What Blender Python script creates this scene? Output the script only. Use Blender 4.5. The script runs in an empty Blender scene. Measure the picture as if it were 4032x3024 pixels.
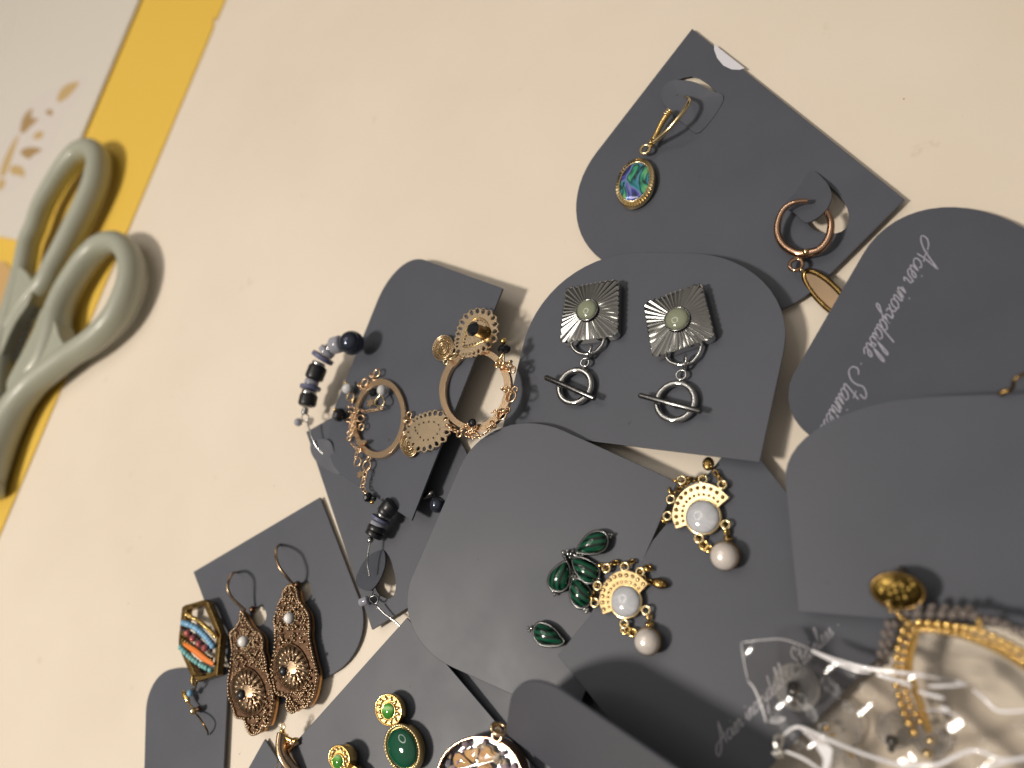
import bpy, math, random
from mathutils import Vector, Matrix
from mathutils.geometry import tessellate_polygon
random.seed(7)
MM = 0.001                      # everything below is laid out in millimetres

# ------------------------------------------------------------ camera
FPX, CX, CY = 2950.0, 2016.0, 1512.0      # focal length and centre in photograph pixels
TILT, HEIGHT = math.radians(33), 150.0
_u = Vector((0.824, 0.566)).normalized()
_down = Vector((_u.x*math.sin(TILT), _u.y*math.sin(TILT), math.cos(TILT)))
_Z = -_down
_X = (Vector((1, 0, 0)) - _Z*_Z.x).normalized()
_Y = _Z.cross(_X)
CAM = Matrix((_X, _Y, _Z))                # image axes (right, down, forward) -> world
FWD = CAM @ Vector((0, 0, 1))
EYE = -FWD*(HEIGHT/math.cos(TILT))
def ray(px, py):
    return CAM @ Vector(((px-CX)/FPX, (py-CY)/FPX, 1.0))

scene = bpy.context.scene
cam_d = bpy.data.cameras.new('camera'); cam = bpy.data.objects.new('camera', cam_d)
scene.collection.objects.link(cam); scene.camera = cam
R3 = Matrix((CAM @ Vector((1, 0, 0)), CAM @ Vector((0, -1, 0)), CAM @ Vector((0, 0, -1)))).transposed()
cam.matrix_world = Matrix.Translation(EYE*MM) @ R3.to_4x4()
cam_d.sensor_width = 36; cam_d.lens = 36*FPX/4032
cam_d.clip_start = 0.005; cam_d.clip_end = 20
cam_d.dof.use_dof = True; cam_d.dof.aperture_fstop = 8.6; cam_d.dof.focus_distance = 0.165

# ------------------------------------------------------------ room light and lamps
world = bpy.data.worlds.new('World'); scene.world = world; world.use_nodes = True
bg = world.node_tree.nodes['Background']
bg.inputs[1].default_value = 1.0
_wn = world.node_tree; _tc = _wn.nodes.new('ShaderNodeTexCoord'); _sx = _wn.nodes.new('ShaderNodeSeparateXYZ'); _rp = _wn.nodes.new('ShaderNodeValToRGB')
_wn.links.new(_tc.outputs['Generated'], _sx.inputs[0]); _wn.links.new(_sx.outputs['Z'], _rp.inputs[0]); _wn.links.new(_rp.outputs[0], bg.inputs[0])
_rp.color_ramp.elements[0].position = 0.25; _rp.color_ramp.elements[0].color = (.022, .020, .018, 1)      # dim room walls
_rp.color_ramp.elements[1].position = 0.92; _rp.color_ramp.elements[1].color = (.40, .365, .325, 1)      # lit ceiling

def area(name, loc, target, power, size, color, ring=None, shape='DISK', size_y=None):
    d = bpy.data.lights.new(name, 'AREA'); d.energy = power; d.color = color
    d.shape = shape; d.size = size*MM
    if size_y: d.size_y = size_y*MM
    o = bpy.data.objects.new(name, d); scene.collection.objects.link(o)
    o.location = Vector(loc)*MM
    o.rotation_euler = (Vector(target)-Vector(loc)).to_track_quat('-Z', 'Y').to_euler()
    if ring:
        d.shape = 'SQUARE'; d.use_nodes = True
        nt = d.node_tree; em = nt.nodes['Emission']
        g = nt.nodes.new('ShaderNodeNewGeometry')
        s = nt.nodes.new('ShaderNodeVectorMath'); s.operation = 'SUBTRACT'; s.inputs[1].default_value = (.5, .5, 0)
        l = nt.nodes.new('ShaderNodeVectorMath'); l.operation = 'LENGTH'
        a = nt.nodes.new('ShaderNodeMath'); a.operation = 'GREATER_THAN'; a.inputs[1].default_value = ring[0]
        b = nt.nodes.new('ShaderNodeMath'); b.operation = 'LESS_THAN'; b.inputs[1].default_value = ring[1]
        m = nt.nodes.new('ShaderNodeMath'); m.operation = 'MULTIPLY'
        nt.links.new(g.outputs['Parametric'], s.inputs[0]); nt.links.new(s.outputs[0], l.inputs[0])
        nt.links.new(l.outputs['Value'], a.inputs[0]); nt.links.new(l.outputs['Value'], b.inputs[0])
        nt.links.new(a.outputs[0], m.inputs[0]); nt.links.new(b.outputs[0], m.inputs[1])
        nt.links.new(m.outputs[0], em.inputs['Strength'])
    return o
area('ring_lamp', (-310, 235, 850), (0, 0, 0), 5.6, 480, (1.0, 0.93, 0.84), ring=(.38, .47))
area('desk_lamp', (-410, -260, 880), (20, 10, 0), 8.3, 130, (1.0, 0.91, 0.80))

vs = scene.view_settings
vs.view_transform = 'Standard'; vs.look = 'None'; vs.exposure = 0.0; vs.gamma = 1.0
scene.cycles.use_denoising = True
scene.cycles.max_bounces = 10; scene.cycles.transparent_max_bounces = 16
scene.cycles.caustics_reflective = False; scene.cycles.caustics_refractive = False
scene.cycles.sample_clamp_indirect = 4.0

# ------------------------------------------------------------ materials
def newmat(name, base, rough=.5, metal=0., **kw):
    m = bpy.data.materials.new(name); m.use_nodes = True
    b = m.node_tree.nodes['Principled BSDF']
    b.inputs['Base Color'].default_value = (*base, 1); b.inputs['Roughness'].default_value = rough
    b.inputs['Metallic'].default_value = metal
    for k, v in kw.items():
        b.inputs[k.replace('_', ' ')].default_value = v
    return m
def coords(nt, scale=1000.0):
    tc = nt.nodes.new('ShaderNodeTexCoord'); mp = nt.nodes.new('ShaderNodeMapping')
    mp.inputs['Scale'].default_value = (scale,)*3
    nt.links.new(tc.outputs['Object'], mp.inputs[0]); return mp.outputs[0]
def noise(nt, vec, scale, detail=3., rough=.5, dist=0.):
    n = nt.nodes.new('ShaderNodeTexNoise'); n.inputs['Scale'].default_value = scale
    n.inputs['Detail'].default_value = detail; n.inputs['Roughness'].default_value = rough
    n.inputs['Distortion'].default_value = dist
    nt.links.new(vec, n.inputs['Vector']); return n
def ramp(nt, fac, stops, interp='LINEAR'):
    r = nt.nodes.new('ShaderNodeValToRGB'); r.color_ramp.interpolation = interp
    e = r.color_ramp.elements
    while len(e) < len(stops): e.new(0.5)
    for k, (p, c) in enumerate(stops):
        e[k].position = p; e[k].color = (*c, 1) if len(c) == 3 else c
    nt.links.new(fac, r.inputs[0]); return r.outputs[0]
def mixc(nt, fac, a, b, blend='MIX'):
    n = nt.nodes.new('ShaderNodeMix'); n.data_type = 'RGBA'; n.blend_type = blend
    for sock, v in ((n.inputs[0], fac), (n.inputs[6], a), (n.inputs[7], b)):
        if hasattr(v, 'is_output'): nt.links.new(v, sock)
        else: sock.default_value = v if isinstance(v, (int, float)) else (*v, 1)
    return n.outputs[2]
def bump(m, vec, scale, strength, dist=.05, detail=3.):
    nt = m.node_tree; n = noise(nt, vec, scale, detail)
    b = nt.nodes.new('ShaderNodeBump'); b.inputs['Strength'].default_value = strength
    b.inputs['Distance'].default_value = dist*MM
    nt.links.new(n.outputs[0], b.inputs['Height'])
    nt.links.new(b.outputs[0], nt.nodes['Principled BSDF'].inputs['Normal'])
def setc(m, out, sock='Base Color'):
    m.node_tree.links.new(out, m.node_tree.nodes['Principled BSDF'].inputs[sock])

def mat_table():
    m = newmat('table_laminate', (.72, .63, .51), .42); nt = m.node_tree; v = coords(nt)
    big = noise(nt, v, .012, 4, .6); c = ramp(nt, big.outputs[0], [(.3, (.68, .60, .495)), (.7, (.73, .65, .55))])
    sm = noise(nt, v, .09, 5, .65); st = ramp(nt, sm.outputs[0], [(.66, (0, 0, 0)), (.82, (1, 1, 1))])
    c = mixc(nt, st, c, (.56, .47, .36))
    fine = noise(nt, v, .55, 2, .5); sp = ramp(nt, fine.outputs[0], [(.77, (0, 0, 0)), (.80, (1, 1, 1))])
    c = mixc(nt, sp, c, (.38, .30, .21)); setc(m, c); bump(m, v, 1.3, .12, .03)
    rr = ramp(nt, big.outputs[0], [(.3, (.36,)*3), (.7, (.5,)*3)]); setc(m, rr, 'Roughness'); return m
def mat_card():
    m = newmat('grey_card', (.065, .07, .085), .5, 0., Specular_IOR_Level=.38); nt = m.node_tree; v = coords(nt)
    n = noise(nt, v, .06, 4, .6); c = ramp(nt, n.outputs[0], [(.3, (.067, .073, .092)), (.7, (.075, .081, .101))])
    d = noise(nt, v, .9, 3, .6); dust = ramp(nt, d.outputs[0], [(.74, (0, 0, 0)), (.80, (1, 1, 1))])
    c = mixc(nt, dust, c, (.10, .10, .11))
    d2 = noise(nt, v, .5, 2, .5); spk = ramp(nt, d2.outputs[0], [(.78, (0, 0, 0)), (.80, (1, 1, 1))])
    c = mixc(nt, spk, c, (.045, .045, .05)); setc(m, c); bump(m, v, 9., .08, .02)
    rr = ramp(nt, n.outputs[0], [(.3, (.43,)*3), (.75, (.54,)*3)]); setc(m, rr, 'Roughness'); return m
def mat_metal(name, base, dark, rough=.2, scale=.12, lo=.35, hi=.7):
    m = newmat(name, base, rough, 1.0); nt = m.node_tree; v = coords(nt)
    n = noise(nt, v, scale, 4, .6); setc(m, ramp(nt, n.outputs[0], [(lo, dark), (hi, base)]))
    setc(m, ramp(nt, n.outputs[0], [(.3, (rough*1.15,)*3), (.7, (rough*.92,)*3)]), 'Roughness')
    if rough > .25: bump(m, v, 2.2, .05, .02)
    return m
def mat_malachite():
    m = newmat('malachite', (.01, .12, .06), .16); nt = m.node_tree; v = coords(nt)
    w = nt.nodes.new('ShaderNodeTexWave'); w.inputs['Scale'].default_value = .27
    w.inputs['Distortion'].default_value = 5.5; w.inputs['Detail'].default_value = 2
    w.inputs['Detail Scale'].default_value = .5; w.bands_direction = 'Y'
    nt.links.new(v, w.inputs['Vector'])
    setc(m, ramp(nt, w.outputs['Fac'], [(.08, (.001, .006, .005)), (.3, (.003, .03, .017)), (.6, (.006, .075, .038)), (.8, (.004, .045, .024)), (1., (.008, .10, .05))]))
    m.node_tree.nodes['Principled BSDF'].inputs['Coat Weight'].default_value = .6; return m
def mat_abalone():
    m = newmat('abalone_shell', (.1, .3, .4), .1); nt = m.node_tree; v = coords(nt)
    n = noise(nt, v, .12, 2, .5, 1.6)
    c = ramp(nt, n.outputs[0], [(.30, (.02, .02, .04)), (.37, (.06, .07, .38)), (.43, (.22, .25, .55)), (.48, (.02, .28, .33)), (.52, (.015, .02, .03)),
                                (.56, (.05, .42, .24)), (.62, (.45, .60, .12)), (.68, (.10, .36, .48)), (.75, (.10, .12, .45))])
    n2 = noise(nt, v, .2, 3, .55, 2.2); k = ramp(nt, n2.outputs[0], [(.55, (0, 0, 0)), (.63, (1, 1, 1))])
    setc(m, mixc(nt, k, c, (.012, .016, .03))); b = nt.nodes['Principled BSDF']
    b.inputs['Metallic'].default_value = .35; b.inputs['Coat Weight'].default_value = 1.; b.inputs['Coat Roughness'].default_value = .03; return m
def mat_stone(name, a, b, rough=.12, scale=.25, **kw):
    m = newmat(name, a, rough, 0., Coat_Weight=.5, **kw); nt = m.node_tree; v = coords(nt)
    n = noise(nt, v, scale, 4, .6, .8); setc(m, ramp(nt, n.outputs[0], [(.35, a), (.68, b)])); return m
def mat_cateye():
    m = newmat('cat_eye_green', (.1, .4, .08), .1); nt = m.node_tree; v = coords(nt)
    w = nt.nodes.new('ShaderNodeTexWave'); w.inputs['Scale'].default_value = .1; w.bands_direction = 'Y'
    w.inputs['Distortion'].default_value = .6; nt.links.new(v, w.inputs['Vector'])
    setc(m, ramp(nt, w.outputs['Fac'], [(.2, (.05, .23, .03)), (.8, (.12, .40, .07)), (1., (.36, .62, .26))])); return m
def mat_clear(name, tint, rough=.08, alpha=.2):
    m = bpy.data.materials.new(name); m.use_nodes = True; nt = m.node_tree; nt.nodes.clear()
    out = nt.nodes.new('ShaderNodeOutputMaterial'); mix = nt.nodes.new('ShaderNodeMixShader')
    tr = nt.nodes.new('ShaderNodeBsdfTransparent'); tr.inputs[0].default_value = (*tint, 1)
    p = nt.nodes.new('ShaderNodeBsdfPrincipled'); p.inputs['Base Color'].default_value = (*tint, 1)
    p.inputs['Roughness'].default_value = rough
    fr = nt.nodes.new('ShaderNodeLayerWeight'); fr.inputs['Blend'].default_value = .35
    mp = nt.nodes.new('ShaderNodeMapRange'); mp.inputs['To Min'].default_value = alpha; mp.inputs['To Max'].default_value = min(1, alpha+.55)
    nt.links.new(fr.outputs['Facing'], mp.inputs[0]); nt.links.new(mp.outputs[0], mix.inputs[0])
    nt.links.new(tr.outputs[0], mix.inputs[1]); nt.links.new(p.outputs[0], mix.inputs[2]); nt.links.new(mix.outputs[0], out.inputs[0]); return m
def mat_film(tint=(.88, .86, .84), name='clear_film'):
    m = bpy.data.materials.new(name); m.use_nodes = True; nt = m.node_tree; nt.nodes.clear()
    out = nt.nodes.new('ShaderNodeOutputMaterial'); mix = nt.nodes.new('ShaderNodeMixShader')
    tr = nt.nodes.new('ShaderNodeBsdfTransparent'); tr.inputs[0].default_value = (*tint, 1)
    g = nt.nodes.new('ShaderNodeBsdfGlossy'); g.inputs['Roughness'].default_value = .11; g.inputs['Color'].default_value = (1, 1, 1, 1)
    fr = nt.nodes.new('ShaderNodeFresnel'); fr.inputs[0].default_value = 1.5
    mu = nt.nodes.new('ShaderNodeMath'); mu.operation = 'MULTIPLY_ADD'; mu.inputs[1].default_value = .9; mu.inputs[2].default_value = .0
    nt.links.new(fr.outputs[0], mu.inputs[0]); nt.links.new(mu.outputs[0], mix.inputs[0])
    nt.links.new(tr.outputs[0], mix.inputs[1]); nt.links.new(g.outputs[0], mix.inputs[2]); nt.links.new(mix.outputs[0], out.inputs[0]); return m

M = dict(
    table=mat_table(), card=mat_card(),
    yellow=newmat('yellow_paper', (.69, .455, .065), .6), kraft=newmat('kraft_paper', (.50, .32, .13), .7),
    pouch=newmat('white_pouch_paper', (.60, .565, .505), .55), thread=newmat('white_thread', (.85, .84, .8), .8),
    goldprint=newmat('gold_print', (.52, .37, .17), .5, .1), goldprint2=newmat('brown_gold_print', (.38, .25, .11), .5, .1),
    halo=newmat('white_print', (.59, .545, .51), .6),
    sage=newmat('sage_plastic', (.335, .345, .278), .42, 0., Coat_Weight=.1),
    steel=mat_metal('steel', (.6, .6, .6), (.4, .4, .4), .2),
    silver=mat_metal('dark_silver', (.64, .64, .625), (.56, .56, .545), .075, .2),
    gunmetal=mat_metal('gunmetal_silver', (.24, .24, .24), (.12, .12, .12), .2, .8),
    rose=mat_metal('rose_gold', (.88, .64, .42), (.82, .58, .36), .22),
    gold=mat_metal('yellow_gold', (.88, .62, .24), (.80, .54, .18), .17),
    pale=mat_metal('pale_gold', (.92, .75, .45), (.86, .68, .37), .2),
    antique=mat_metal('antique_gold', (.36, .24, .09), (.14, .085, .03), .27, .5),
    bronze=mat_metal('antique_bronze', (.20, .12, .075), (.07, .04, .025), .34, 1.1),
    bronzehi=mat_metal('worn_bronze', (.58, .43, .29), (.32, .22, .14), .28, .8),
    copper=newmat('copper_edge', (.60, .32, .12), .35, .8),
    malachite=mat_malachite(), abalone=mat_abalone(),
    jade=mat_stone('grey_jade', (.20, .225, .155), (.26, .28, .20), .1, .12),
    pearl=mat_stone('white_cabochon', (.44, .46, .50), (.62, .63, .66), .12, .25),
    drop=mat_stone('pink_pearl', (.70, .64, .59), (.80, .74, .70), .25, .1, Metallic=.25),
    smallpearl=newmat('round_pearl', (.82, .81, .80), .18, 0., Coat_Weight=.4),
    emerald=mat_stone('green_agate', (.004, .06, .032), (.008, .10, .05), .06, .12), cateye=mat_cateye(),
    black=newmat('black_crystal', (.008, .009, .012), .1), blackmatte=newmat('black_bead', (.012, .013, .016), .35),
    hematite=newmat('hematite', (.06, .07, .1), .12, .7), lilac=newmat('lilac_disc', (.11, .12, .21), .35),
    greyglass=mat_clear('grey_glass', (.42, .43, .50), .1, .55), mauve=mat_clear('mauve_glass', (.26, .22, .20), .1, .6),
    milky=newmat('milky_bead', (.6, .6, .62), .25), white=newmat('white_sticker', (.62, .62, .68), .5),
    ink=newmat('pale_ink', (.36, .36, .43), .6), inkgrey=newmat('pale_ink_grey', (.38, .38, .42), .6),  # second ink is slightly lighter and less blue
    blue=newmat('blue_bead', (.20, .42, .64), .2), turq=newmat('turquoise_bead', (.18, .45, .45), .25), orange=newmat('orange_thread', (.75, .20, .03), .5),
    pinkbead=newmat('pink_crystal', (.45, .12, .12), .08, .3), darkbead=newmat('dark_bead', (.05, .03, .025), .2, .3),
    clear=mat_clear('clear_plastic', (.9, .9, .9), .1, .10), film=mat_film(),
    seam=newmat('film_glint', (.86, .85, .88), .15, 0., Coat_Weight=1.),  # white colour standing in for bright highlights on the film
    resin=mat_film((1, 1, 1), 'clear_resin'), flower=mat_stone('dried_flower', (.48, .25, .09), (.68, .42, .17), .7, .5),
    chip1=newmat('lilac_chip', (.36, .28, .33), .4), chip2=newmat('cream_chip', (.46, .37, .27), .4),
    coin=mat_metal('dark_hammered_gold', (.20, .135, .035), (.05, .032, .01), .34, .35, .3, .75), fangold=mat_metal('soft_gold', (.74, .55, .29), (.66, .47, .23), .32),
    blackened=mat_metal('blackened_silver', (.13, .13, .13), (.06, .06, .06), .22, .8),
    darkcopper=mat_metal('dark_rose_gold', (.62, .41, .29), (.46, .28, .18), .1, .2), tan=mat_metal('tan_gold', (.80, .63, .43), (.74, .56, .36), .26),
    opening=newmat('dark_recess', (.02, .014, .008), .6),
)

# ------------------------------------------------------------ geometry helpers
class Plane:
    """a flat surface in the scene; pt() finds where the line of sight of a photograph pixel meets it at height h above it"""
    def __init__(s, o, n):
        s.o = Vector(o); s.n = Vector(n).normalized()
        if s.n.z < 0: s.n = -s.n
        s.u = (Vector((1, 0, 0)) - s.n*s.n.x).normalized(); s.v = s.n.cross(s.u)
    def pt(s, p, h=0.):
        d = ray(*p); o = s.o + s.n*h
        return EYE + d*((o-EYE).dot(s.n)/d.dot(s.n))
    def back(s, w):                    # photograph pixel of a point
        q = CAM.transposed() @ (w-EYE); return (CX+FPX*q.x/q.z, CY+FPX*q.y/q.z)
    def mm(s, p):                      # millimetres per photograph pixel there
        return (s.pt(p)-EYE).dot(FWD)/FPX
    def circ(s, c, r, n=24, a0=0.):
        return [c + s.u*(r*math.cos(a0+2*math.pi*k/n)) + s.v*(r*math.sin(a0+2*math.pi*k/n)) for k in range(n)]
TABLE = Plane((0, 0, 0), (0, 0, 1))
def level(z): return Plane((0, 0, z), (0, 0, 1))
def plane3(a, b, c):
    A, B, C = [level(q[2]).pt(q[:2]) for q in (a, b, c)]
    return Plane(A, (B-A).cross(C-A))
def zoomer(ox, oy, w, outw):
    k = w/outw
    return lambda x, y: (ox+k*x, oy+k*y)
def cat(pts, n=6, closed=False):
    """smooth curve through points (tuples or Vectors)"""
    P = [Vector(p) for p in pts]; N = len(P); out = []
    for i in range(N if closed else N-1):
        g = (lambda j: P[j % N]) if closed else (lambda j: P[max(0, min(N-1, j))])
        a, b, c, d = g(i-1), g(i), g(i+1), g(i+2)
        for k in range(n):
            t = k/n
            out.append(.5*((2*b)+(c-a)*t+(2*a-5*b+4*c-d)*t*t+(3*b-a-3*c+d)*t**3))
    if not closed: out.append(P[-1])
    return out
def ellipse(c, a, b, rot=0., n=32, a0=0., a1=360.):
    """pixel ellipse: centre, half axes, rotation in degrees"""
    r = math.radians(rot); out = []
    full = abs(a1-a0-360) < 1e-6
    for k in range(n if full else n+1):
        t = math.radians(a0+(a1-a0)*k/n)
        x, y = a*math.cos(t), b*math.sin(t)
        out.append((c[0]+x*math.cos(r)-y*math.sin(r), c[1]+x*math.sin(r)+y*math.cos(r)))
    return out

class MB:
    def __init__(s): s.v = []; s.f = []
    def add(s, vs, fs):
        o = len(s.v); s.v += [Vector(v) for v in vs]; s.f += [tuple(o+i for i in f) for f in fs]; return s
    def prism(s, outer, n, t, holes=()):
        n = Vector(n); loops = [list(outer)]+[list(h) for h in holes]
        flat = [p for l in loops for p in l]; N = len(flat); d = -n*t
        tris = tessellate_polygon(loops); fs = []
        for a, b, c in tris:
            if (flat[b]-flat[a]).cross(flat[c]-flat[a]).dot(n) < 0: b, c = c, b
            fs += [(a, b, c), (c+N, b+N, a+N)]
        o = 0
        for li, l in enumerate(loops):
            m = len(l); A = sum(((l[i].cross(l[(i+1) % m])) for i in range(m)), Vector()).dot(n)
            fwd = (A > 0) == (li == 0)
            for i in range(m):
                j = (i+1) % m
                q = (o+i, o+i+N, o+j+N, o+j)
                fs.append(q if fwd else q[::-1])
            o += m
        return s.add(flat+[p+d for p in flat], fs)
    def tube(s, pts, r, closed=False, seg=8, flat=1., up=None):
        P = [Vector(p) for p in pts]; N = len(P); vs = []; fs = []
        rr = r if callable(r) else (lambda t: r)
        prev = None
        for i in range(N):
            a = P[(i-1) % N] if (closed or i > 0) else P[i]; b = P[(i+1) % N] if (closed or i < N-1) else P[i]
            t = (b-a)
            t = t.normalized() if t.length > 1e-9 else Vector((1, 0, 0))
            if up is not None: x = t.cross(Vector(up))
            elif prev is None: x = t.cross(Vector((0, 0, 1))) if abs(t.z) < .9 else t.cross(Vector((1, 0, 0)))
            else: x = prev - t*prev.dot(t)
            if x.length < 1e-9: x = t.orthogonal()
            x.normalize(); prev = x; y = x.cross(t)
            q = rr(i/max(1, N-1))
            for k in range(seg):
                th = 2*math.pi*k/seg
                vs.append(P[i]+x*(q*math.cos(th))+y*(q*flat*math.sin(th)))
        for i in range(N if closed else N-1):
            j = (i+1) % N
            for k in range(seg):
                l = (k+1) % seg
                fs.append((i*seg+k, i*seg+l, j*seg+l, j*seg+k))
        if not closed:
            fs.append(tuple(range(seg))[::-1]); fs.append(tuple((N-1)*seg+k for k in range(seg)))
        return s.add(vs, fs)
    def torus(s, c, n, R, r, seg=24, rs=8, sx=1., ang=0.):
        n = Vector(n).normalized(); u = n.orthogonal().normalized()
        if abs(n.z) > .5: u = (Vector((1, 0, 0))-n*n.x).normalized()
        v = n.cross(u)
        u, v = u*math.cos(ang)+v*math.sin(ang), v*math.cos(ang)-u*math.sin(ang)
        return s.tube([Vector(c)+u*(R*sx*math.cos(2*math.pi*k/seg))+v*(R*math.sin(2*math.pi*k/seg)) for k in range(seg)], r, True, rs, up=n)
    def ball(s, c, r, n=(0, 0, 1), sz=1., seg=14, rings=8, u=None, su=1.):
        n = Vector(n).normalized(); u = Vector(u) if u else n.orthogonal(); u = (u-n*u.dot(n)).normalized(); v = n.cross(u); c = Vector(c)
        vs = [c+n*(r*sz)]; fs = []
        for i in range(1, rings):
            p = math.pi*i/rings
            for k in range(seg):
                t = 2*math.pi*k/seg
                vs.append(c+n*(r*sz*math.cos(p))+u*(r*su*math.sin(p)*math.cos(t))+v*(r*math.sin(p)*math.sin(t)))
        vs.append(c-n*(r*sz)); L = len(vs)-1
        for k in range(seg):
            l = (k+1) % seg
            fs.append((0, 1+k, 1+l)); fs.append((L, L-seg+l, L-seg+k))
            for i in range(rings-2):
                a = 1+i*seg
                fs.append((a+k, a+seg+k, a+seg+l, a+l))
        return s.add(vs, fs)
    def cyl(s, a, b, r0, r1=None, seg=20):
        a, b = Vector(a), Vector(b); r1 = r0 if r1 is None else r1
        return s.tube([a, b], lambda t: r0+(r1-r0)*t, False, seg)
    def bead(s, a, b, r, bev=.18, seg=16):
        a, b = Vector(a), Vector(b); d = b-a
        return s.tube([a, a+d*.0001+d*bev*.4, a+d*bev, b-d*bev, b-d*bev*.4, b], lambda t: r*(.72 if t < .1 or t > .9 else (.93 if t < .3 or t > .7 else 1.)), False, seg)
    def dome(s, outline, n, h, rings=7, power=.5, base=0.):
        P = [Vector(p) for p in outline]; n = Vector(n); N = len(P); c = sum(P, Vector())/N; vs = []; fs = []
        if base: vs += [p-n*base for p in P]
        off = len(vs)
        for i in range(rings):
            q = math.cos(math.pi/2*i/rings); hh = h*max(0., 1-q*q)**power
            vs += [c+(p-c)*q+n*hh for p in P]
        vs.append(c+n*h); L = len(vs)-1
        A = sum((P[i].cross(P[(i+1) % N]) for i in range(N)), Vector()).dot(n)
        lay = ([0] if base else []) + [off+i*N for i in range(rings)]
        for a, b in zip(lay, lay[1:]):
            for k in range(N):
                l = (k+1) % N; fs.append((a+k, a+l, b+l, b+k))
        a = lay[-1]
        for k in range(N): fs.append((a+k, a+(k+1) % N, L))
        fs.append(tuple(range(N))[::-1])
        if A < 0: fs = [f[::-1] for f in fs]
        return s.add(vs, fs)

class Thing:
    def __init__(s, name, label, category, base, group=None, kind=None):
        s.o = bpy.data.objects.new(name, None); scene.collection.objects.link(s.o)
        s.o.empty_display_size = .003; s.base = Vector(base); s.o.location = s.base*MM
        s.o['label'] = label; s.o['category'] = category
        if group: s.o['group'] = group
    def part(s, name, mb, mat, parent=None, angle=40, label=None, kind=None, turn=0.):
        o = mesh(name, mb, mat, s.base, angle, turn); o.parent = parent or s.o
        if label: o['label'] = label
        if kind: o['kind'] = kind
        return o
def mesh(name, mb, mat, base=Vector(), angle=40, turn=0.):
    me = bpy.data.meshes.new(name)
    rz = Matrix.Rotation(-turn, 3, 'Z')      # turns the grain of a stone, not the stone
    me.from_pydata([(rz @ ((v-base)*MM))[:] for v in mb.v], [], mb.f); me.update()
    me.materials.append(M[mat])
    if angle:
        me.shade_smooth()
        if angle < 179: me.set_sharp_from_angle(angle=math.radians(angle))
    o = bpy.data.objects.new(name, me); scene.collection.objects.link(o); o.rotation_euler.z = turn; return o
def bevel(o, w, seg=2):
    b = o.modifiers.new('soft edge', 'BEVEL'); b.width = w*MM; b.segments = seg; b.limit_method = 'ANGLE'; b.angle_limit = math.radians(50); b.use_clamp_overlap = True; b.harden_normals = True
    return o
def rounded(C, rad):
    """quad with rounded corners; rad maps corner index -> (length along previous edge, along next edge)"""
    out = []
    for i, c in enumerate(C):
        if i not in rad: out.append(c); continue
        a, b = rad[i]; p = C[i-1]; q = C[(i+1) % len(C)]
        A = c+(p-c).normalized()*a; B = c+(q-c).normalized()*b
        for k in range(15):
            t = k/14; th = t*math.pi/2
            out.append(c+(A-c)*(1-math.sin(th))+(B-c)*(1-math.cos(th)))
    return out

# stroke alphabet for the handwritten print
GL = {
 'a': (1.0, [[(.75, .85), (.45, 1), (.1, .6), (.15, .1), (.45, .05), (.75, .6), (.82, .95)], [(.82, .95), (.74, .3), (.85, 0), (1.1, .25)]]),
 'c': (.8, [[(.7, .8), (.5, 1), (.15, .7), (.1, .25), (.35, 0), (.7, .15), (.9, .35)]]),
 'i': (.55, [[(0, .3), (.25, .9), (.22, .2), (.4, 0), (.65, .3)], [(.38, 1.4), (.42, 1.5)]]),
 'e': (.7, [[(0, .2), (.4, .55), (.5, .9), (.3, 1), (.1, .6), (.15, .1), (.4, 0), (.75, .3)]]),
 'r': (.7, [[(0, .3), (.2, 1), (.25, .85), (.5, .85), (.45, .3), (.55, 0), (.8, .25)]]),
 'n': (.9, [[(0, .3), (.2, .95), (.2, 0), (.28, .5), (.5, .95), (.65, .8), (.6, .2), (.75, 0), (1, .3)]]),
 'o': (.85, [[(.5, 1), (.15, .7), (.15, .2), (.4, 0), (.7, .3), (.7, .8), (.5, 1), (.95, .8)]]),
 'x': (.8, [[(0, .9), (.25, .8), (.5, .1), (.8, .15)], [(.75, 1), (.05, 0)]]),
 'y': (.9, [[(0, .8), (.15, .95), (.2, .4), (.4, .2), (.65, .6), (.75, 1)], [(.75, 1), (.6, 0), (.35, -.9), (.1, -1.05), (.1, -.7), (.6, -.1), (.95, .3)]]),
 'd': (1.0, [[(.7, .85), (.4, 1), (.1, .6), (.15, .1), (.4, .05), (.7, .6)], [(.98, 2.2), (.78, .6), (.75, .1), (.9, 0), (1.1, .25)]]),
 'b': (.8, [[(0, .3), (.4, 1.6), (.45, 2.2), (.25, 2.1), (.15, 1), (.15, .2), (.4, 0), (.65, .3), (.55, .8), (.85, .75)]]),
 'l': (.55, [[(0, .3), (.4, 1.5), (.45, 2.2), (.25, 2.1), (.15, 1), (.2, .1), (.4, 0), (.65, .3)]]),
 'A': (1.5, [[(.2, .7), (-.35, .55), (-.75, .1), (-.6, -.45), (-.1, -.25), (.45, .6), (.95, 2.3), (1.02, 2.3), (1.05, 1.), (1.2, 0)], [(1.4, .95), (.8, .75), (.3, .8)]]),
 'S': (1.5, [[(1.35, 1.8), (1.3, 2.35), (.85, 2.3), (.55, 1.7), (.85, 1.1), (.95, .4), (.5, -.2), (-.15, -.1), (-.4, .45), (0, .75)]]),
 't': (.6, [[(.35, 1.9), (.2, .4), (.3, 0), (.65, .25)], [(-.1, 1.3), (.65, 1.42)]]),
 's': (.65, [[(0, .2), (.4, 1), (.45, .5), (.4, .05), (.1, .05), (.6, .15), (.7, .3)]]),
 '.': (.6, [[(.25, .45), (.32, .5), (.34, .42)]]),
 ' ': (.75, []),
}
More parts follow.
